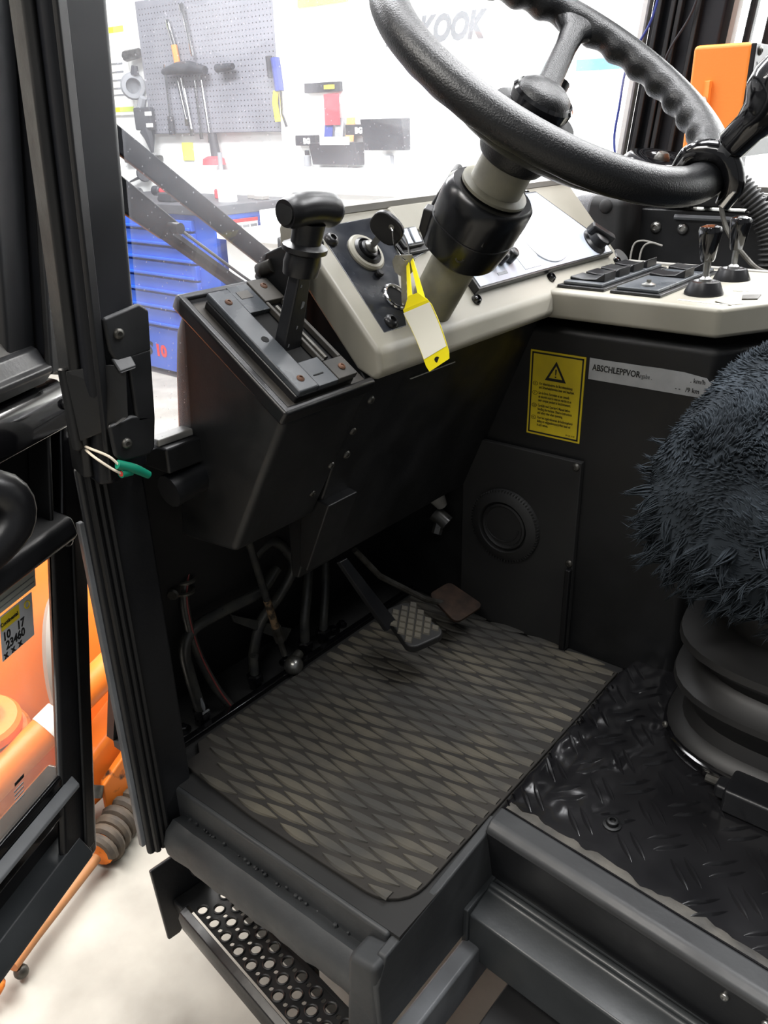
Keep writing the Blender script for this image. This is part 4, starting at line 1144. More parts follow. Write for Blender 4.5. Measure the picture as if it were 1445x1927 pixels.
sw = thing('steering_wheel', 'large black grained steering wheel with finger grip waves and a spinner', 'steering wheel', WC)
sw_r = MB()
N1, N2 = 264, 22
R0 = 0.2175
vs = []
for i in range(N1):
    th = 2 * math.pi * i / N1
    er = v3((math.cos(th), math.sin(th), 0))
    for k in range(N2):
        a = 2 * math.pi * k / N2
        c, s_ = math.cos(a), math.sin(a)
        inner = max(0.0, -c * 0.75 - s_ * 0.65) ** 1.5
        wave = 0.0030 * inner * math.cos(34 * th)
        rr = 0.0205 + wave
        p = er * (R0 + rr * c * 1.1) + v3((0, 0, rr * s_ * 1.0))
        vs.append(tuple(p))
fs = [(i * N2 + k, ((i + 1) % N1) * N2 + k, ((i + 1) % N1) * N2 + (k + 1) % N2, i * N2 + (k + 1) % N2) for i in range(N1) for k in range(N2)]
sw_r.xf = WF
sw_r.add(vs, fs)
sw_r.build('rim', 'wheel_skin', sw)
# which angle of the local frame points where: measure from the frame
def ang_of(d):
    l = WF.inverted().to_3x3() @ d
    return math.atan2(l.y, l.x)


SPOKES = [(28, [(0.03, 0.020, -0.052, 0.010), (0.08, 0.0155, -0.038, 0.009), (0.15, 0.0145, -0.018, 0.009), (0.182, 0.017, -0.008, 0.011), (0.199, 0.030, -0.003, 0.014), (0.213, 0.045, 0, 0.012)]),
          (216, [(0.03, 0.050, -0.066, 0.020), (0.08, 0.062, -0.054, 0.018), (0.13, 0.090, -0.044, 0.016), (0.172, 0.115, -0.032, 0.016), (0.195, 0.130, -0.020, 0.016), (0.210, 0.138, -0.010, 0.014)])]
for deg, secs in SPOKES:
    a = math.radians(deg)
    er, et = v3((math.cos(a), math.sin(a), 0)), v3((-math.sin(a), math.cos(a), 0))
    b = MB(WF)
    vs = []
    K = 15
    for r, w, z, t in secs:
        for up in (1, -1):
            for q in range(K):
                f = -1 + 2 * q / (K - 1)
                if up < 0:
                    f = -f
                # follow the curve of the rim as the spoke widens
                bend = w * f
                rr_ = math.sqrt(max(r * r - bend * bend, 0.0004)) if r > 0.16 else r - bend * bend * 1.5
                edge = 1 - 0.75 * abs(f) ** 4
                vs.append(tuple(er * rr_ + et * bend + v3((0, 0, z + t * edge * up))))
    n2 = 2 * K
    fs = [tuple(range(n2))[::-1], tuple(range(5 * n2, 6 * n2))] + [(i * n2 + j, i * n2 + (j + 1) % n2, (i + 1) * n2 + (j + 1) % n2, (i + 1) * n2 + j) for i in range(5) for j in range(n2)]
    b.add(vs, fs)
    b.build('spoke', 'wheel_skin', sw, angle=60)
MB().lathe([(0.044, -0.118), (0.047, -0.112), (0.047, -0.095), (0.056, -0.092), (0.060, -0.075), (0.055, -0.055), (0.03, -0.048)], WF, 36).build('hub', 'wheel_skin', sw)
MB().lathe([(0.036, -0.050), (0.040, -0.046), (0.041, -0.034), (0.038, -0.030), (0.034, -0.032)], WF, 36).build('horn_ring', 'black_gloss', sw)
MB().lathe([(0.0355, -0.034), (0.033, -0.026), (0.024, -0.020), (0.012, -0.017), (1e-6, -0.016)], WF, 32).build('horn_cap', 'wheel_skin', sw)
# spinner knob clamped on the rim
SK = WF @ Matrix.Rotation(math.radians(279), 4, 'Z') @ Matrix.Translation((0.2175, 0.0, 0))
ck_ = MB(SK).tube([(-0.032, 0, -0.012), (-0.029, 0, 0.014), (0.0, 0, 0.031), (0.029, 0, 0.014), (0.034, 0, -0.012)], [0.009, 0.0125, 0.014, 0.0125, 0.009], 12, smooth=4).build('spinner_clamp', 'black_gloss', sw)
MB(SK).box(-0.036, -0.028, -0.011, 0.011, -0.010, 0.014).build('clamp_band', 'chrome', ck_, bevel=0.002)
MB(SK).box(0.031, 0.038, -0.011, 0.011, -0.012, 0.012).build('clamp_band', 'chrome', ck_, bevel=0.002)
MB(SK).lathe([(0.012, 0.030), (0.0145, 0.033), (0.0145, 0.043), (0.011, 0.046)], None, 6).build('spinner_nut', 'chrome', ck_)
KT = SK @ Matrix.Translation((0, 0, 0.04)) @ Matrix.Rotation(0.16, 4, 'Y') @ Matrix.Rotation(-0.10, 4, 'X')
MB(KT).lathe([(0.0155, 0.0), (0.018, 0.004), (0.0185, 0.028), (0.024, 0.043), (0.037, 0.056), (0.0415, 0.072), (0.0405, 0.088), (0.034, 0.102), (0.020, 0.110), (1e-6, 0.1125)], None, 36).build('spinner_knob', 'black_gloss', sw)
MB(KT).torus(0.0285, 0.0011, Matrix.Translation((0, 0, 0.1060)), 36, 6).build('knob_seam', 'black_plastic', sw)

# ------------------------------------------------------------------ keys and tag
kt = thing('ignition_key', 'black headed ignition key standing in the dashboard lock', 'key', da(0.130, 0.096, 0.03))
kb = frame(da(0.130, 0.096, 0.016), dn, Y=(0.62, 0.40, -0.68))
MB(kb).box(0.0, 0.022, -0.0045, 0.0045, -0.0014, 0.0014).build('blade', 'steel', kt)
hp = []
for k in range(28):
    a = 2 * math.pi * k / 28
    c, s_ = math.cos(a), math.sin(a)
    q = (abs(c) ** 2.6 + abs(s_) ** 2.6) ** (-1 / 2.6)
    hp.append((0.043 + 0.021 * c * q, 0.025 * s_ * q))
khead = MB().prism2(hp, -0.005, 0.005, kb).build('head', 'black_plastic', kt, bevel=0.003, bseg=3)
MB(kb).cyl(0.004, -0.0056, 0.0056, Matrix.Translation((0.052, 0.004, 0)), 12).build('ring_hole', 'steel', khead)
kr = thing('key_ring', 'thin steel split ring hanging from the black key head', 'ring', da(0.12, 0.12, 0.05))
rc = kb @ v3((0.050, 0.004, 0))
MB().tube([rc + v3(p) for p in ((0, 0, 0.003), (0.006, -0.006, -0.008), (0.012, -0.007, -0.028), (0.024, -0.002, -0.044), (0.026, 0.006, -0.036), (0.016, 0.007, -0.012))], 0.0014, 8, smooth=6, closed=True).build('ring_wire', 'chrome', kr)
k2 = thing('steel_key', 'plain steel key dangling from the split ring', 'key', rc + v3((0.022, 0, -0.05)))
KF = frame(rc + v3((0.022, -0.003, -0.040)), (0.80, 0.60, 0.02), Y=(0.10, -0.10, 0.99))
MB(KF).prism2([(-0.015, -0.012), (-0.013, -0.020), (-0.005, -0.026), (0.006, -0.026), (0.013, -0.020), (0.016, -0.004), (0.012, 0.004), (-0.011, 0.004), (-0.016, -0.004)], -0.001, 0.001).build('bow', 'steel', k2, bevel=0.0006)
bl = [(-0.0045, -0.024), (-0.0045, -0.070), (0.0, -0.075), (0.004, -0.070)]
for i in range(7):
    bl += [(0.0028 if i % 2 else 0.0048, -0.068 + i * 0.0065)]
bl += [(0.0045, -0.024)]
MB(KF).prism2(bl, -0.0009, 0.0009).build('blade', 'steel', k2)
tg = thing('key_tag', 'yellow plastic key tag with a blank white label hanging over the dashboard edge', 'tag', (-0.67, 0.93, 0.72))
A_, B_ = v3((-0.700, 0.905, 0.770)), v3((-0.654, 0.905, 0.790))
C_, D_ = v3((-0.618, 0.905, 0.716)), v3((-0.655, 0.905, 0.690))


def tq(u, w, off=0.0):
    top = A_.lerp(B_, u)
    bot = D_.lerp(C_, u)
    bow = 0.006 * math.sin(w * math.pi)
    return top.lerp(bot, w) + v3((0.3, -0.95, 0)) * (off - bow)


tb = MB()
n = 10
rowsU = [0, 0.06, 0.94, 1]
vsb = []
for i in range(n + 1):
    w = i / n
    ins = 0.06 if i in (0, n) else 0
    vsb.append((tq(ins, w, 0), tq(1 - ins, w, 0), tq(1 - ins, w, 0.0018), tq(ins, w, 0.0018)))
vs = [p for r in vsb for p in r]
fs = [(0, 1, 2, 3), (n * 4 + 3, n * 4 + 2, n * 4 + 1, n * 4)] + [(i * 4 + j, i * 4 + (j + 1) % 4, i * 4 + 4 + (j + 1) % 4, i * 4 + 4 + j) for i in range(n) for j in range(4)]
tb.add(vs, fs)
tb.build('tag_body', 'tag_yellow', tg)
lb = MB()
vs = []
for i in range(9):
    w = 0.05 + i / 8 * 0.75
    vs += [tq(0.02, w, 0.0026), tq(0.98, w, 0.0026)]
lb.add(vs, [(i * 2, i * 2 + 1, i * 2 + 3, i * 2 + 2) for i in range(8)])
lb.build('tag_label', 'tag_white', tg)
MB().cyl(0.0042, 0.0019, 0.0024, zframe(tq(0.5, 0.91, 0), (0.3, -0.95, 0)), 14).build('tag_hole', 'hole', tg)
s0 = rc + v3((0.024, 0.004, -0.046))
m0 = A_.lerp(B_, 0.5)
for off in (-0.010, 0.012):
    d_ = (B_ - A_).normalized() * off
    MB().prism([s0 + v3((0, 0.001, 0)) + d_ * 0.35, s0 + v3((0.004, 0.001, 0.004)) + d_ * 0.35, m0 + d_ + v3((0.004, 0, 0.006)), m0 + d_ + v3((-0.004, 0, -0.002))], (0.0, 0.0016, 0)).build('tag_loop', 'tag_yellow', tg)
MB().prism([A_.lerp(B_, 0.08), A_.lerp(B_, 0.92), m0 + v3((0.004, 0, 0.016)), m0 + v3((-0.012, 0, 0.010))], (0, 0.0018, 0)).build('tag_neck', 'tag_yellow', tg)

# ------------------------------------------------------------------ side console
sc = thing('side_console', 'light grey side console top with two switch blocks on the far wall of the footwell', 'console', (-0.55, 1.5, 0.67))
MB().prism([(-0.735, 1.345, 0.680), (-0.412, 1.345, 0.680), (-0.340, 1.44, 0.685), (-0.30, 1.60, 0.685), (-0.30, 1.72, 0.685), (-0.75, 1.72, 0.68)], (0, 0, 0.049)).build('console_top', 'grey_dash', sc, bevel=0.008, bseg=3)
MB().prism([(-0.435, 1.385, 0.729), (-0.405, 1.37, 0.728), (-0.345, 1.45, 0.728), (-0.31, 1.60, 0.728), (-0.31, 1.70, 0.728), (-0.40, 1.70, 0.728)], (0, 0, 0.004)).build('end_wedge', 'grey_dash', sc, bevel=0.002)
MB().box(-0.725, -0.33, 1.70, 1.715, 0.725, 0.735).build('rear_edge', 'grey_light', sc, bevel=0.002)
BX = {}


def switch_block(x0, x1, y0, y1, lab):
    MB().box(x0, x1, y0, y1, 0.729, 0.735).build('block_base', 'black_plastic', sc, bevel=0.002)
    return MB().box(x0 + 0.008, x1 - 0.008, y0 + 0.008, y1 - 0.008, 0.735, 0.741).build('block_face', 'gate', sc, bevel=0.002)


b1 = switch_block(-0.712, -0.622, 1.375, 1.66, '')
b2 = switch_block(-0.610, -0.520, 1.372, 1.66, '')
for k in range(4):
    y = 1.40 + k * 0.062
    r = MB().prism([(-0.700, y, 0.741), (-0.700, y, 0.747), (-0.675, y, 0.744), (-0.650, y, 0.746), (-0.634, y, 0.757), (-0.634, y, 0.741)], (0, 0.048, 0)).build('rocker_switch', 'black_plastic', b1, bevel=0.002)
for k, y in ((0, 1.51), (1, 1.60)):
    MB().prism([(-0.598, y, 0.741), (-0.598, y, 0.747), (-0.572, y, 0.744), (-0.550, y, 0.746), (-0.532, y, 0.757), (-0.532, y, 0.741)], (0, 0.046, 0)).build('rocker_switch', 'black_plastic', b2, bevel=0.002)
MB().lathe([(0.012, 0), (0.012, 0.003), (0.004, 0.006), (0.004, 0.010), (1e-6, 0.010)], Matrix.Translation((-0.557, 1.41, 0.741)), 14).build('indicator', 'steel', b2)
MB().box(-0.49, -0.40, 1.372, 1.377, 0.729, 0.7305).build('label_strip', 'paper', sc)
MB().prism([(-0.44, 1.49, 0.729), (-0.415, 1.49, 0.729), (-0.36, 1.66, 0.729), (-0.40, 1.66, 0.729)], (0, 0, 0.0045)).build('label_strip', 'paper', sc)
MB().prism([(-0.402, 1.415, 0.732), (-0.382, 1.43, 0.732), (-0.388, 1.47, 0.732), (-0.412, 1.45, 0.732)], (0, 0, 0.002)).build('end_plate', 'dull_steel', sc)


def mini_lever(x, y, dx, dy, label):
    t = thing('mini_lever', label, 'lever', (x, y, 0.729), 'small levers on the side console')
    MB().lathe([(0.032, 0.0), (0.032, 0.004), (0.024, 0.022), (0.019, 0.023), (0.013, 0.018), (1e-6, 0.018)], Matrix.Translation((x, y, 0.729)), 28).build('boot', 'black_plastic', t)
    f = zframe((x, y, 0.747), (dx, dy, 1))
    MB(f).lathe([(0.011, -0.002), (0.010, 0.008), (0.0055, 0.012), (0.0055, 0.040)], None, 16).build('stem', 'steel', t)
    MB(f).lathe([(0.010, 0.036), (0.012, 0.04), (0.0185, 0.080), (0.0190, 0.086), (0.017, 0.091), (0.008, 0.094), (1e-6, 0.0945)], None, 24).build('knob', 'black_gloss', t)


mini_lever(-0.474, 1.445, -0.03, 0.0, 'nearer of the two small black knobbed levers on the side console')
mini_lever(-0.478, 1.60, 0.0, 0.02, 'farther of the two small black knobbed levers on the side console')
wl_ = thing('wire_loop', 'thin pale wire loop lying behind the switch blocks', 'wire', (-0.70, 1.75, 0.75))
MB().tube([(-0.735, 1.74, 0.70), (-0.735, 1.75, 0.755), (-0.72, 1.755, 0.768), (-0.69, 1.76, 0.764)], 0.002, 6, smooth=5).build('strand', 'grey_light', wl_)
MB().tube([(-0.715, 1.74, 0.70), (-0.715, 1.75, 0.75), (-0.70, 1.755, 0.765), (-0.675, 1.76, 0.760)], 0.002, 6, smooth=5).build('strand', 'grey_light', wl_)

# stickers on the console wall
YW = 1.3592
ws_ = thing('warning_sticker', 'yellow warning sticker with black triangle and small print on the console wall', 'sticker', (-0.69, YW, 0.45))
MB().box(-0.748, -0.636, YW - 0.0008, YW + 0.001, 0.452, 0.616).build('backing', 'sticker_yellow', ws_)
fr = MB()
y_ = YW - 0.0012
for a in ((-0.7445, -0.6395, 0.6095, 0.6125), (-0.7445, -0.6395, 0.4555, 0.4585), (-0.7445, -0.7415, 0.4555, 0.6125), (-0.6425, -0.6395, 0.4555, 0.6125)):
    fr.box(a[0], a[1], y_, YW, a[2], a[3])
fr.build('border', 'print_black', ws_)
tx, tz = -0.6935, 0.5765
tri = lambda s: [(tx + s * c, tz + s * d) for c, d in ((0, 1.0), (-0.93, -0.62), (0.93, -0.62))]
ot, it = tri(0.0235), tri(0.0150)
vs = [(x, y_, z) for x, z in ot] + [(x, y_, z) for x, z in it]
MB().add(vs, [(0, 1, 4, 3), (1, 2, 5, 4), (2, 0, 3, 5)]).build('triangle', 'print_black', ws_)
MB().add([(tx - 0.0017, y_, tz + 0.0085), (tx + 0.0017, y_, tz + 0.0085), (tx + 0.0009, y_, tz - 0.0025), (tx - 0.0009, y_, tz - 0.0025), (tx - 0.0015, y_, tz - 0.0045), (tx + 0.0015, y_, tz - 0.0045), (tx + 0.0015, y_, tz - 0.0073), (tx - 0.0015, y_, tz - 0.0073)], [(0, 3, 2, 1), (4, 7, 6, 5)]).build('exclamation_mark', 'print_black', ws_)
blocks = [('D', 'Vor Inbetriebnahme die Betriebsanleitung\nund Sicherheitshinweise lesen und beachten.', 0.5515),
          ('F', "Lire le livret d'entretien et ses conseils\nde sécurité avant la mise en marche et en\ntenir compte pendant le fonctionnement.", 0.5335),
          ('GB', "Carefully read Operator's Manual before\nhandling the machine. Observe instructions\nand safety rules when operating.", 0.5090),
          ('NL', 'Voor het ingebruiknemen de bedieningshand-\nleiding en veiligheidsvoorschriften lezen en\nin acht nemen.', 0.4850)]
for c, b, z in blocks:
    t_ = text('lettering', b, 0.0072, (-0.7265, y_, z), (1, 0, 0), (0, 0, 1), 'print_black', ws_, sx=0.565, bold=0.00012, ext=0.0001)
    text('lettering', c, 0.0058, (-0.7345, y_, z - 0.0008), (1, 0, 0), (0, 0, 1), 'print_black', ws_, align='CENTER', sx=0.8, ext=0.0001)
    MB().torus(0.0045, 0.0004, Matrix.Translation((-0.7345, y_ + 0.0002, z + 0.0012)) @ Matrix.Rotation(math.pi / 2, 4, 'X') @ Matrix.Diagonal((1.1, 0.85, 1, 1)), 20, 4).build('printed_oval', 'print_black', ws_)
text('lettering', '09 428 19 00', 0.005, (-0.665, y_, 0.4615), (1, 0, 0), (0, 0, 1), 'print_black', ws_, sx=0.7, ext=0.0001)

ts = thing('towing_sticker', 'silver towing sticker with worn black lettering on the console wall', 'sticker', (-0.52, YW, 0.58))
edge_b = [(-0.629 + i * 0.0213, 0.6165 - (0 if i < 9 else 0.0005) + random.uniform(-.0006, .0006)) for i in range(10)]
poly = [(-0.629, 0.578), (-0.41, 0.578), (-0.41, 0.612), (-0.416, 0.606), (-0.421, 0.612)] + edge_b[::-1][1:]
MB().prism([(x, YW - 0.0008, z) for x, z in poly], (0, 0.0016, 0)).build('backing', 'sticker_silver', ts)
text('lettering', 'ABSCHLEPPVOR', 0.0155, (-0.6225, y_, 0.5955), (1, 0, 0), (0, 0, 1), 'print_black', ts, sx=0.80, bold=0.0002)
text('lettering', 'rgabe .', 0.0115, (-0.534, y_, 0.5955), (1, 0, 0), (0, 0, 1), 'print_faint', ts, sx=0.7)
text('lettering', '. km/h', 0.011, (-0.447, y_, 0.6015), (1, 0, 0), (0, 0, 1), 'print_black', ts, sx=0.9)
text('lettering', '- -   /9 km', 0.0115, (-0.471, y_, 0.5845), (1, 0, 0), (0, 0, 1), 'print_black', ts, sx=0.88)

# ------------------------------------------------------------------ things on the far side
ob = thing('control_box', 'orange control box with black front and small key lock by the far pillar', 'control box', (-0.6, 1.85, 0.87))
MB().box(-0.656, -0.548, 1.75, 1.94, 0.93, 1.122).build('housing', 'orange_box', ob, bevel=0.008, bseg=3)
MB().box(-0.552, -0.542, 1.752, 1.94, 0.93, 1.120).build('front_panel', 'black_plastic', ob, bevel=0.002)
MB().prism([(-0.628, 1.750, 1.062), (-0.612, 1.736, 1.062), (-0.612, 1.75, 1.062)], (0, 0, -0.13)).build('lock_ridge', 'orange_box', ob, bevel=0.001)
lkp = MB().lathe([(0.0135, 0), (0.0135, 0.003), (0.009, 0.0045), (0.008, 0.002), (1e-6, 0.002)], zframe((-0.622, 1.742, 1.022), (-0.65, -0.75, 0)), 22).build('key_lock', 'grey_light', ob)
MB().box(-0.004, 0.004, -0.006, 0.006, 0.002, 0.0035, zframe((-0.622, 1.742, 1.022), (-0.65, -0.75, 0), (0, 0, 1))).build('keyway', 'hole', lkp)
MB().screw((-0.542, 1.775, 1.108), (1, 0, 0), 0.008, 0.004).build('screw', 'dull_steel', ob)
text('lettering', 'Wa', 0.022, (-0.5415, 1.768, 1.075), (0, 1, 0), (0, 0, 1), 'print_grey', ob, sx=1.6)
text('lettering', 'W 7', 0.026, (-0.5415, 1.762, 1.012), (0, 1, 0), (0, 0, 1), 'paper', ob, shear=0.2, sx=1.2, bold=0.001)
MB().box(-0.62, -0.59, 1.86, 1.95, 0.85, 0.935).build('bracket', 'black_paint', ob, bevel=0.004)
rd = thing('beacon_dish', 'glossy black round dome with central nut behind the steering wheel rim', 'dome', (-0.715, 1.80, 0.86))
RF = zframe((-0.715, 1.80, 0.916), (0.25, -0.12, 1))
MB(RF).lathe([(0.070, -0.014), (0.077, -0.006), (0.076, 0.002), (0.066, 0.012), (0.045, 0.016), (0.034, 0.012), (0.026, 0.006), (1e-6, 0.006)], None, 40).build('dome', 'black_gloss', rd)
MB(RF).lathe([(0.016, 0.005), (0.016, 0.012), (0.012, 0.020), (0.010, 0.022), (1e-6, 0.018)], None, 12).build('centre_nut', 'dull_steel', rd)
MB().tube([(-0.715, 1.80, 0.91), (-0.715, 1.83, 0.87), (-0.715, 1.95, 0.83)], 0.014, 12).build('stalk', 'black_plastic', rd)
ho = thing('corrugated_hose', 'black corrugated conduit curving down on the right edge of the window sill', 'hose', (-0.5, 1.75, 0.75))
hp_ = catmull([v3(p) for p in ((-0.615, 1.84, 0.895), (-0.578, 1.795, 0.895), (-0.539, 1.79, 0.873), (-0.500, 1.79, 0.831), (-0.474, 1.79, 0.780), (-0.464, 1.79, 0.715))], 26)
MB().tube(hp_, [0.0195 + 0.003 * (1 if (i // 2) % 2 else -1) for i in range(len(hp_))], 14).build('conduit', 'rubber', ho, angle=70)
cbk = thing('lever_cable', 'thin grey cable sagging from the wheel spinner side to the console end', 'cable', (-0.5, 1.72, 0.75))
MB().tube([(-0.575, 1.75, 0.90), (-0.568, 1.75, 0.859), (-0.556, 1.75, 0.82), (-0.537, 1.745, 0.790), (-0.50, 1.74, 0.752), (-0.462, 1.73, 0.730), (-0.40, 1.73, 0.728)], 0.0048, 8, smooth=6).build('cable', 'dull_steel', cbk)
bc = thing('blue_cable', 'thin blue grey cable hanging in front of the far pillar', 'cable', (-0.84, 1.9, 1.0))
MB().tube([(-0.80, 1.93, 1.30), (-0.815, 1.92, 1.19), (-0.855, 1.91, 1.11), (-0.862, 1.90, 1.02), (-0.862, 1.89, 0.96), (-0.845, 1.88, 0.90)], 0.0028, 8, smooth=6).build('cable', 'handle_blue', bc)
b2_ = thing('black_cable', 'thin black cable running slanted across the face of the far pillar', 'cable', (-0.77, 1.94, 1.1))
MB().tube([(-0.72, 1.945, 1.30), (-0.74, 1.945, 1.20), (-0.785, 1.945, 1.12), (-0.80, 1.945, 1.03)], 0.0026, 8, smooth=6).build('cable', 'tool_dark', b2_)
ms = thing('far_mirror', 'grey mirror housing outside the far window at the top', 'mirror', (-0.66, 2.35, 1.3))
MB().box(-0.80, -0.70, 2.32, 2.38, 1.27, 1.55).build('housing', 'grey_wheel', ms, bevel=0.015)
MB().tube([(-0.75, 2.3, 1.30), (-0.76, 2.08, 1.28)], 0.012, 10).build('arm', 'black_plastic', ms)

# ------------------------------------------------------------------ pedals
bp_ = thing('brake_pedal', 'large pedal with diamond grooved rubber pad', 'pedal', (-0.83, 1.09, 0.11))
PF = frame((-0.832, 1.092, 0.118), (0.93, -0.30, -0.20), Y=(0.28, 0.95, 0.05))
pad = MB(PF)
pp = []
for cx_, cy_, a0 in ((0.058 - .016, 0.040 - .016, 0), (-0.058 + .02, 0.034 - .02, 90), (-0.058 + .02, -0.034 + .02, 180), (0.058 - .016, -0.040 + .016, 270)):
    for k in range(5):
        a = math.radians(a0 + k * 22.5)
        pp.append((cx_ + 0.018 * math.cos(a), cy_ + 0.018 * math.sin(a)))
pad.prism2(pp, -0.014, 0.004)
pb_ = pad.build('pad', 'rubber', bp_, bevel=0.004)
dm = MB(PF)
for i in range(-5, 6):
    for j in range(-5, 6):
        cx_, cy_ = (i + j) * 0.0125, (i - j) * 0.0105
        if abs(cx_) < 0.050 and abs(cy_) < 0.033 - 0.06 * max(0, -cx_ - .03):
            q = [(cx_ - 0.0112, cy_), (cx_, cy_ - 0.0094), (cx_ + 0.0112, cy_), (cx_, cy_ + 0.0094)]
            q2 = [(cx_ + (x - cx_) * 0.78, cy_ + (y - cy_) * 0.78) for x, y in q]
            dm.add([(x, y, 0.004) for x, y in q] + [(x, y, 0.0070) for x, y in q2], [(4, 5, 6, 7), (0, 1, 5, 4), (1, 2, 6, 5), (2, 3, 7, 6), (3, 0, 4, 7)])
stuff(dm.build('diamond_studs', 'mat_lens', pb_))
MB().prism([(-0.905, 0.965, 0.285), (-0.905, 0.985, 0.285), (-0.862, 1.075, 0.118), (-0.862, 1.045, 0.112)], (0.008, 0.004, 0.002)).build('pedal_arm', 'black_paint', bp_, bevel=0.002)
ap = thing('accelerator_pedal', 'small worn brown metal accelerator pedal', 'pedal', (-0.84, 1.26, 0.08))
AF = frame((-0.838, 1.255, 0.085), (0.80, -0.10, -0.25), Y=(0.15, 0.95, 0.06))
pp = []
for cx_, cy_, a0 in ((0.03, 0.028, 0), (-0.035, 0.02, 90), (-0.035, -0.02, 180), (0.03, -0.028, 270)):
    for k in range(5):
        a = math.radians(a0 + k * 22.5)
        pp.append((cx_ + 0.014 * math.cos(a), cy_ + 0.014 * math.sin(a)))
MB(AF).prism2(pp, -0.004, 0.003).build('plate', 'rust_dark', ap, bevel=0.002)
MB().tube([(-0.915, 1.03, 0.28), (-0.905, 1.09, 0.20), (-0.875, 1.20, 0.105), (-0.85, 1.25, 0.078)], 0.006, 8).build('pedal_rod', 'dull_steel', ap)

# linkage bits under the dash on the right
vl = thing('valve', 'small pale valve fitting under the knee panel above the accelerator', 'valve', (-0.94, 1.33, 0.26))
MB().tube([(-0.955, 1.315, 0.305), (-0.935, 1.325, 0.275), (-0.93, 1.335, 0.255)], [0.022, 0.018, 0.012], 12).build('white_cap', 'grey_light', vl)
MB().tube([(-0.945, 1.33, 0.235), (-0.915, 1.335, 0.215)], 0.018, 14).build('body', 'pipe', vl)
MB().tube([(-0.93, 1.325, 0.215), (-0.93, 1.315, 0.195)], 0.011, 6).build('nut', 'pipe', vl)

# ------------------------------------------------------------------ hydraulic pipes and linkage left of the mat
pg_ = 'pipes and hoses in front of the floor mat'


def nut(parent, p, r=0.017, h=0.02, n=(0, 0, 1), m='black_gloss'):
    MB().lathe([(r * 0.8, 0), (r, 0.003), (r, h - 0.003), (r * 0.8, h)], zframe(p, n), 6).build('nut', m, parent)


def pipe(name, label, pts, r, foot=True, m='pipe'):
    t = thing(name, label, 'pipe', pts[-1], pg_)
    MB().tube(pts, r, 12, smooth=6).build('tube', m, t)
    if foot:
        p = pts[-1]
        nut(t, (p[0], p[1], 0.012))
        MB().cyl(r * 1.35, 0.0, 0.014, Matrix.Translation((p[0], p[1], 0)), 14).build('union', 'black_gloss', t)
    return t


px = pipe('hydraulic_pipe', 'black pipe with one sharp bend nearest the door, beside the near corner of the mat',
     [(-1.045, 0.95, 0.235), (-1.045, 0.90, 0.205), (-1.048, 0.80, 0.205), (-1.05, 0.745, 0.200), (-1.05, 0.722, 0.172), (-1.05, 0.725, 0.11), (-1.05, 0.738, 0.02)], 0.0105)
MB().tube([(-1.0400, 0.733, 0.062), (-1.0395, 0.735, 0.045), (-1.0395, 0.737, 0.03)], [0.002, 0.004, 0.002], 6).build('worn_patch', 'worn_or_lit_edge', px)
pipe('hydraulic_pipe', 'black pipe with paint chipped off its upper hook bend', [(-1.06, 0.90, 0.27), (-1.05, 0.945, 0.292), (-1.04, 0.975, 0.262), (-1.035, 0.985, 0.225), (-1.05, 0.955, 0.17), (-1.07, 0.92, 0.12), (-1.08, 0.90, 0.05), (-1.08, 0.895, 0.01)], 0.0105, foot=False)
MB().tube([(-1.030, 0.976, 0.262), (-1.025, 0.985, 0.232)], [0.003, 0.005], 6).build('paint_chip', 'worn_or_lit_edge', px)
pipe('hydraulic_pipe', 'short black pipe end standing in the floor beyond the near bend pipe', [(-1.05, 0.875, 0.072), (-1.05, 0.873, 0.05), (-1.05, 0.872, 0.02)], 0.009)
pipe('hydraulic_pipe', 'black pipe arching up into the dark beyond the linkage rod', [(-1.08, 1.07, 0.18), (-1.06, 1.04, 0.13), (-1.05, 1.018, 0.08), (-1.05, 1.015, 0.02)], 0.0105)
pipe('hydraulic_pipe', 'black pipe farthest from the door beside the brake pedal arm', [(-1.08, 1.12, 0.16), (-1.06, 1.095, 0.11), (-1.05, 1.075, 0.06), (-1.05, 1.07, 0.02)], 0.009)
hr = pipe('red_striped_hose', 'thin black hose with a red stripe falling from the lever console', [(-1.05, 0.765, 0.40), (-1.05, 0.752, 0.33), (-1.05, 0.735, 0.26), (-1.05, 0.745, 0.16), (-1.05, 0.775, 0.06), (-1.04, 0.800, 0.0)], 0.0085, foot=False)
MB().tube([(-1.0425, 0.766, 0.40), (-1.0418, 0.750, 0.33), (-1.0415, 0.734, 0.26), (-1.0415, 0.745, 0.16), (-1.0415, 0.775, 0.06), (-1.0325, 0.798, 0.0)], 0.0016, 6, smooth=6).build('red_stripe', 'red_line', hr)
cl_ = thing('hose_clamp', 'rusty clamp bolted round the red striped hose', 'clamp', (-1.05, 0.735, 0.29))
MB().torus(0.016, 0.004, Matrix.Translation((-1.05, 0.742, 0.303)), 20, 6).build('upper_band', 'dull_steel', cl_)
MB().torus(0.016, 0.004, Matrix.Translation((-1.05, 0.738, 0.283)), 20, 6).build('lower_band', 'dull_steel', cl_)
MB().cyl(0.011, 0, 0.02, zframe((-1.05, 0.720, 0.293), (0.6, -0.8, 0)), 10, 0.003).build('bolt', 'dull_steel', cl_)
MB().box(-1.062, -1.045, 0.705, 0.735, 0.288, 0.298).build('lug', 'dull_steel', cl_, bevel=0.002)
lr = thing('linkage_rod', 'thin worn linkage rod from the lever console down to a ball joint', 'rod', (-1.03, 0.96, 0.02))
MB().tube([(-0.975, 0.825, 0.420), (-1.0, 0.845, 0.36)], [0.013, 0.0115], 12).build('ferrule', 'dull_steel', lr)
MB().tube([(-1.0, 0.845, 0.365), (-1.02, 0.895, 0.20)], 0.0075, 10).build('rod', 'pipe', lr)
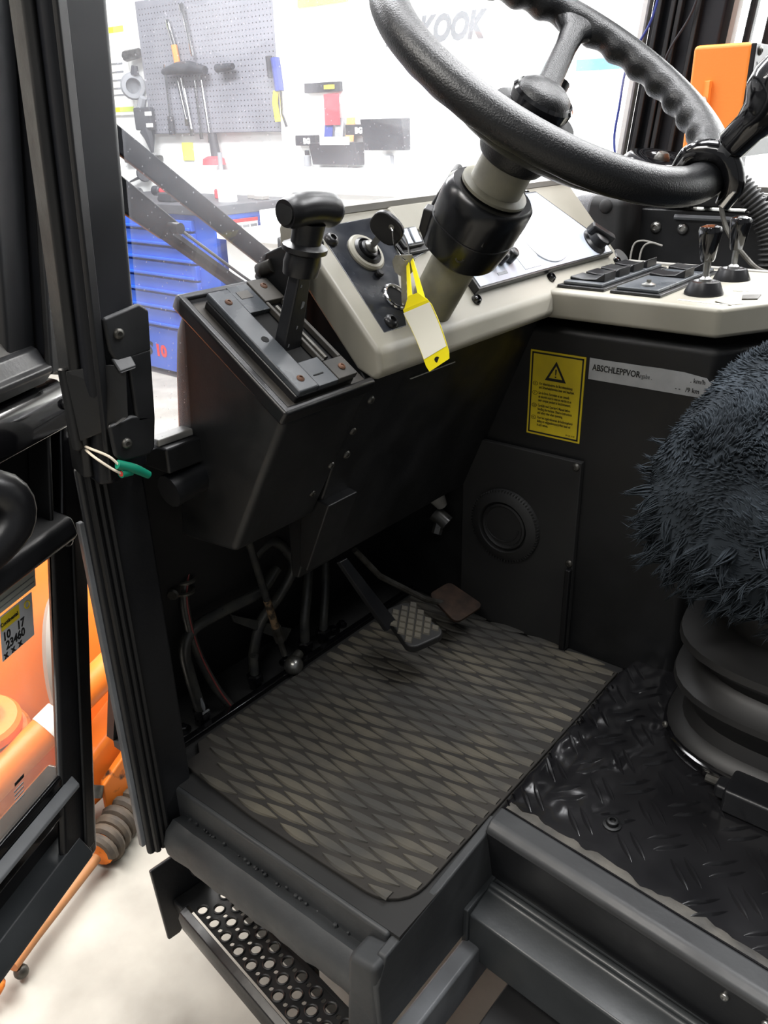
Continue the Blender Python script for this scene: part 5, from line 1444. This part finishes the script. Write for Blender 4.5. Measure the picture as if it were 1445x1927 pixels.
MB().tube([(-1.02, 0.895, 0.20), (-1.028, 0.918, 0.125)], 0.0078, 10).build('bare_section', 'rod_bare', lr)
MB().tube([(-1.028, 0.918, 0.125), (-1.032, 0.93, 0.085)], 0.0105, 8).build('fork', 'dull_steel', lr)
MB().tube([(-1.032, 0.925, 0.105), (-1.034, 0.940, 0.045)], 0.006, 8).build('fork_leg', 'dull_steel', lr)
MB().sphere(0.0195, Matrix.Translation((-1.018, 0.948, 0.022)), 20, 12).build('ball_joint', 'steel', lr)
MB().cyl(0.010, -0.02, 0.014, zframe((-1.025, 0.962, 0.03), (-0.2, 1, 0.1)), 12).build('ball_stud', 'dull_steel', lr)
bk = thing('angle_brace', 'flat black brace slanting across behind the linkage rod', 'brace', (-1.08, 0.9, 0.1))
MB().prism([(-1.085, 0.855, 0.165), (-1.085, 0.86, 0.145), (-1.06, 0.965, 0.055), (-1.06, 0.985, 0.075)], (0.006, 0, 0)).build('brace_bar', 'pipe', bk, bevel=0.001)
for k, (y, r) in enumerate(((0.70, 0.010), (0.965, 0.009), (1.11, 0.011), (1.14, 0.008))):
    b_ = thing('floor_bolt', ['greasy bolt at the near end of the floor strip', 'greasy bolt right behind the ball joint', 'greasy bolt beyond the farthest pipe', 'small bolt at the far end of the floor strip'][k], 'bolt', (-1.06, y, 0), 'bolts along the floor strip')
    MB().cyl(r, 0.0, 0.012, Matrix.Translation((-1.06, y, 0)), 6, 0.002).build('bolt_head', 'black_gloss', b_)
    MB().cyl(r * 1.5, 0.0, 0.003, Matrix.Translation((-1.06, y, 0)), 14).build('washer', 'black_gloss', b_)

# ------------------------------------------------------------------ floor mat
fm = thing('floor_mat', 'black rubber floor mat with long raised lens pattern, dusty and worn', 'mat', (-0.75, 1.0, 0.0))
outl = [(-1.008, 0.690), (-0.985, 0.675), (-0.985, 0.640), (-0.80, 0.628), (-0.62, 0.630)]
for k in range(7):
    a = math.radians(-90 + k * 15)
    outl.append((-0.565 + 0.062 * math.cos(a), 0.693 + 0.062 * math.sin(a)))
outl += [(-0.5015, 1.0), (-0.5015, 1.335), (-0.62, 1.338), (-0.90, 1.338), (-1.008, 1.338)]
MB().prism2(outl, 0.0005, 0.007).build('base', 'mat_base', fm, bevel=0.002)
le = MB()
rows = int((1.33 - 0.635) / 0.0178)
LN = []
for j in range(rows + 1):
    y = 0.645 + j * 0.0178
    off = 0.0 if j % 2 else 0.046
    i = 0
    while True:
        x = -1.03 + off + i * 0.092 + 0.010 * math.sin(y * 9)
        i += 1
        if x > -0.50:
            break
        L = 0.041 * (1 + 0.05 * math.sin(j * 3.1 + i))
        xa, xb = max(x - L, -1.004), min(x + L, -0.506)
        if y < 0.70:
            xb = min(xb, -0.565 + math.sqrt(max(0, 0.058 ** 2 - (0.693 - y) ** 2)) if y < 0.693 else -0.506)
        if xb - xa < 0.018:
            continue
        w = 0.0086
        if y - w < 0.633 or (xa < -0.98 and y < 0.69):
            continue
        vs = []
        n = 9
        slope = 0.06
        for q in range(n):
            t = -1 + 2 * q / (n - 1)
            xx = x + L * t
            xx = min(max(xx, xa), xb)
            tt = (xx - x) / L
            hw = w * max(0.0, 1 - abs(tt) ** 2.0) ** 1.1 + 0.0004
            yy = y + (xx - x) * slope + 0.0022 * math.sin(xx * 21 + y * 17)
            vs += [(xx, yy - hw, 0.007), (xx, yy - hw * 0.72, 0.0098), (xx, yy + hw * 0.72, 0.0098), (xx, yy + hw, 0.007)]
        fs = [(q * 4 + r, q * 4 + r + 1, q * 4 + 5 + r, q * 4 + 4 + r) for q in range(n - 1) for r in range(3)]
        fs += [(0, 1, 2, 3), (n * 4 - 1, n * 4 - 2, n * 4 - 3, n * 4 - 4)]
        le.add(vs, fs)
stuff(le.build('lens_pattern', 'mat_lens', fm))

# ------------------------------------------------------------------ seat platform of tread plate
pf = thing('seat_platform', 'glossy black painted tread plate platform under the seat', 'platform', (-0.2, 1.2, 0.0))
from mathutils import noise as mnoise


def buckle(x, y):
    """height of the plate: thickly painted and buckled along its front edge, flat further back"""
    k = max(0.0, 1 - max(0.0, (x + 0.47) / 0.17)) * max(0.0, min(1.0, (y - 0.88) / 0.05))
    a = mnoise.noise((x * 19, y * 11, 3.1)) * 0.0120 + mnoise.noise((x * 47, y * 33, 7.7)) * 0.0070
    edge = -0.006 * max(0.0, 1 - (x + 0.488) / 0.012) ** 2
    return 0.030 + a * k + mnoise.noise((x * 9, y * 9, 1.0)) * 0.0007 + edge


xs = list(np.linspace(-0.488, -0.25, 64)) + list(np.linspace(-0.24, 0.5, 34))
NY = 90
vs = []
for x in xs:
    y0 = 0.868 - 0.0833 * (x + 0.486)
    y1 = 1.362 if x < -0.41 else min(1.85, 1.362 + (x + 0.41) * 1.75)
    for q in range(NY):
        y = y0 + (y1 - y0) * q / (NY - 1)
        vs.append((x, y, buckle(x, y)))
top_n = len(vs)
fs = [(a * NY + q, (a + 1) * NY + q, (a + 1) * NY + q + 1, a * NY + q + 1) for a in range(len(xs) - 1) for q in range(NY - 1)]
ring_ = [a * NY for a in range(len(xs))] + [(len(xs) - 1) * NY + q for q in range(1, NY)] + [a * NY + NY - 1 for a in range(len(xs) - 2, -1, -1)] + [q for q in range(NY - 2, 0, -1)]
for r in ring_:
    vs.append((vs[r][0], vs[r][1], 0.012))
nr = len(ring_)
fs += [(ring_[k], ring_[(k + 1) % nr], top_n + (k + 1) % nr, top_n + k) for k in range(nr)]
fs.append(tuple(range(top_n, top_n + nr)))
MB().add(vs, fs).build('plate', 'plate', pf, angle=45)
wv, wf = [], []
for q in range(120):
    x = -0.478 + q * 0.008
    y0 = 0.8695 - 0.0833 * (x + 0.486)
    w_ = 0.016 + 0.012 * mnoise.noise((x * 14, 2.0, 5.0)) + 0.010 * mnoise.noise((x * 45, 8.0, 5.0))
    w_ = max(0.004, w_)
    for k in range(4):
        y = y0 + w_ * k / 3
        wv.append((x, y, buckle(x, y) + 0.0007 - (0.0009 if k == 3 else 0)))
    if q:
        wf += [((q - 1) * 4 + k, q * 4 + k, q * 4 + k + 1, (q - 1) * 4 + k + 1) for k in range(3)]
MB().add(wv, wf).build('worn_band', 'worn_band', pf)
MB().box(-0.487, -0.478, 0.87, 1.40, 0.0, 0.018).build('front_edge', 'black_gloss', pf, bevel=0.003)
tr_ = MB()
e1 = v3((math.cos(math.radians(46)), math.sin(math.radians(46)), 0))
e2 = v3((-e1.y, e1.x, 0))
pitch = 0.0575
org = v3((-0.335, 0.955, 0.0298))


def lens(m, c, d, L, w, h):
    n_ = v3((-d.y, d.x, 0))
    vs = []
    N = 7
    for q in range(N):
        t = -1 + 2 * q / (N - 1)
        hw = w * (1 - t * t) + 0.0003
        hh = h * (1 - t * t) ** 0.6
        p = c + d * (L * t)
        p.z = buckle(p.x, p.y) - 0.0004
        vs += [tuple(p - n_ * hw), tuple(p - n_ * hw * 0.4 + v3((0, 0, hh))), tuple(p + n_ * hw * 0.4 + v3((0, 0, hh))), tuple(p + n_ * hw)]
    fs = [(q * 4 + r, q * 4 + r + 1, q * 4 + 5 + r, q * 4 + 4 + r) for q in range(N - 1) for r in range(3)]
    m.add(vs, fs)


for i in range(-9, 16):
    for j in range(-10, 14):
        c = org + e1 * (i * pitch) + e2 * (j * pitch)
        if not (-0.47 < c.x < 0.5 and 0.895 - 0.083 * (c.x + 0.48) < c.y < 1.75):
            continue
        if c.y > 1.33 and c.x < -0.36:
            continue
        d, n_ = (e1, e2) if (i + j) % 2 == 0 else (e2, e1)
        for s_ in (-1, 1):
            lens(tr_, c + n_ * (0.0100 * s_), d, 0.029, 0.0046, 0.0048)
stuff(tr_.build('tread_bars', 'plate', pf, angle=30))
for k in range(8):
    y = 0.895 + k * 0.06
    for s_ in (-1, 1):
        MB().tube([(-0.476, y + 0.0085 * s_ - 0.012, 0.031), (-0.486, y + 0.0085 * s_, 0.026), (-0.4885, y + 0.0085 * s_ + 0.006, 0.016)], [0.0015, 0.0036, 0.0015], 8, smooth=3).build('edge_bar', 'black_gloss', pf)
for p in ((-0.333, 0.937, 0.030), (-0.306, 1.222, 0.030)):
    MB().lathe([(0.014, 0), (0.014, 0.002), (0.0095, 0.003), (0.0095, 0.009), (0.008, 0.010), (0.005, 0.010), (0.0045, 0.005), (1e-6, 0.005)], Matrix.Translation(p), 16).build('socket_screw', 'black_satin', pf)
# ------------------------------------------------------------------ seat
se = thing('driver_chair', 'driver seat covered with shaggy blue grey sheepskin on rubber bellows', 'seat', (-0.05, 1.27, 0.03))
BC = (-0.135, 1.33)
prof = [(0.215, 0.045), (0.232, 0.050), (0.236, 0.060), (0.230, 0.070), (0.214, 0.078), (0.205, 0.10), (0.216, 0.125), (0.236, 0.150), (0.234, 0.160), (0.205, 0.172), (0.194, 0.185), (0.206, 0.205), (0.236, 0.230), (0.234, 0.242), (0.20, 0.252), (0.18, 0.27), (0.20, 0.33), (0.20, 0.42)]
MB().lathe(prof, Matrix.Translation((BC[0], BC[1], 0)), 56, 1.0, 0.92, 3.2).build('bellows', 'bellows', se)
MB().lathe([(0.236, 0.030), (0.240, 0.036), (0.240, 0.052), (0.232, 0.056)], Matrix.Translation((BC[0], BC[1], 0)), 56, 1.0, 0.92, 3.2).build('base_ring', 'black_gloss', se)
MB().screw((-0.345, 1.165, 0.066), (-0.6, -0.7, 0.3), 0.006, 0.004).build('screw', 'dull_steel', se)
rb_ = MB()
rb_.box(-0.215, 0.1, 1.06, 1.12, 0.031, 0.075)
rb_.box(-0.232, -0.205, 1.075, 1.105, 0.040, 0.065)
rb_.build('slide_rail', 'black_paint', se, bevel=0.006)
MB().tube([(-0.25, 1.095, 0.055), (-0.20, 1.095, 0.055)], 0.007, 8).build('rail_pin', 'dull_steel', se)


# cushion: rounded block, front end towards -x, rising away from the door
SCX, SCY, SCZ = -0.020, 1.245, 0.478
AX, AY, AZ = 0.385, 0.195, 0.136


def shear(p):
    x, y, z = p
    return v3((x - 0.004 + 0.14 * (y - SCY), y, z + 0.42 * (y - 1.10)))


cu = MB()
rings, seg = 28, 48
vs = []
cn_ = []
for i in range(rings + 1):
    ph = math.pi * i / rings - math.pi / 2
    for k in range(seg):
        th = 2 * math.pi * k / seg
        f = lambda c, p: math.copysign(abs(c) ** p, c)
        x = AX * f(math.cos(ph), 0.55) * f(math.cos(th), 0.55)
        y = AY * f(math.cos(ph), 0.55) * f(math.sin(th), 0.55)
        z = AZ * f(math.sin(ph), 0.75)
        vs.append(tuple(shear((SCX + x, SCY + y, SCZ + z))))
fs = [(i * seg + k, i * seg + (k + 1) % seg, (i + 1) * seg + (k + 1) % seg, (i + 1) * seg + k) for i in range(rings) for k in range(seg)]
cu.add(vs, fs)
cush = cu.build('cushion', 'fur', se)
# locks of wool: curved tapered tufts growing out of the cushion
rng = np.random.default_rng(3)
lo = MB()
me = cush.data
me.calc_loop_triangles()
tris = [(me.vertices[t.vertices[0]].co, me.vertices[t.vertices[1]].co, me.vertices[t.vertices[2]].co, t.area, t.normal.copy()) for t in me.loop_triangles]
sel = [t for t in tris if t[0].x < 0.22]
ar = np.array([t[3] for t in sel])
ar = ar / ar.sum()
pick = rng.choice(len(sel), size=9000, p=ar)
VV, FF = [], []


def low_of(p):
    return min(1.0, max(0.0, (0.525 + 0.42 * (p[1] - 1.10) - p[2]) / 0.07))


def point_on(t):
    a, b, c, _, n_ = sel[t]
    r1, r2 = rng.random(2)
    if r1 + r2 > 1:
        r1, r2 = 1 - r1, 1 - r2
    return np.array(a + (b - a) * r1 + (c - a) * r2), np.array(n_)


def strand(q, d, curl, L, w, K=4):
    """one tapered three sided hair"""
    base = len(VV)
    for s_ in range(K):
        ax = np.cross(d, (0.31, 0.87, 0.38))
        ax /= np.linalg.norm(ax) + 1e-9
        ay = np.cross(d, ax)
        ww = w * (1.0, 1.0, 0.8, 0.5)[s_]
        VV.extend([tuple(q + ax * ww), tuple(q - ax * ww * 0.5 + ay * ww * 0.87), tuple(q - ax * ww * 0.5 - ay * ww * 0.87)])
        d = d + curl
        d /= np.linalg.norm(d)
        q = q + d * (L / K)
    VV.append(tuple(q))
    for s_ in range(K - 1):
        o_ = base + s_ * 3
        for r in range(3):
            FF.append((o_ + r, o_ + (r + 1) % 3, o_ + 3 + (r + 1) % 3, o_ + 3 + r))
    o_ = base + (K - 1) * 3
    for r in range(3):
        FF.append((o_ + r, o_ + (r + 1) % 3, base + K * 3))


def flow(p):
    x, y, z = p * 34.0
    return np.array([math.sin(y + 1.3 * math.sin(z)), math.sin(z * 0.9 + 1.7 * math.sin(x)), math.sin(x * 1.1 + 1.4 * math.sin(y))])


npk = 0
for t in rng.choice(len(sel), size=36000, p=ar):            # short fleece
    p, n_ = point_on(t)
    lw = low_of(p)
    if rng.random() < lw * 0.75:
        continue
    f = flow(p)
    tg_ = f * 0.55 + np.array((-0.30, -0.1, -0.30)) + rng.normal(0, 0.16, 3)
    d = n_ * 0.42 + tg_ - n_ * (tg_ @ n_)
    d /= np.linalg.norm(d)
    cv = f * 0.12 + rng.normal(0, 0.09, 3)
    strand(p - n_ * 0.003, d, cv - n_ * min(0, cv @ n_ + 0.02), 0.013 + 0.007 * rng.random() + 0.003 * f[0], 0.0023)
for t in rng.choice(len(sel), size=2200, p=ar):             # long drawn-out locks towards the hem
    p, n_ = point_on(t)
    lw = low_of(p)
    if lw < 0.25 or rng.random() > lw + 0.2:
        continue
    f = flow(p * 0.6)
    d0 = n_ * 0.75 + f * 0.35 + np.array((-0.25, -0.15, -0.45)) + rng.normal(0, 0.2, 3)
    d0 /= np.linalg.norm(d0)
    L = 0.034 + 0.022 * rng.random()
    curl = f * 0.06 + rng.normal(0, 0.12, 3) + np.array((0, 0, -0.10))
    tip = p + d0 * L
    for k in range(13):
        off = rng.normal(0, 0.0050, 3)
        off -= n_ * (off @ n_)
        q = p + off - n_ * 0.003
        d = (tip - q) * 0.6 / L + d0 * 0.4 + off * 45
        d /= np.linalg.norm(d)
        strand(q, d, curl - off * 30 + rng.normal(0, 0.03, 3), L * (0.8 + 0.3 * rng.random()), 0.0014)
fme = bpy.data.meshes.new('wool')
fme.from_pydata(VV, [], FF)
fme.materials.append(M['fur'])
fme.polygons.foreach_set('use_smooth', [True] * len(fme.polygons))
wool = bpy.data.objects.new('wool', fme)
COL.objects.link(wool)
adopt(wool, se)
stuff(wool)

for o in list(bpy.data.objects):
    if o.type == 'MESH' and o.data.users == 0:
        bpy.data.objects.remove(o)
bpy.context.view_layer.update()
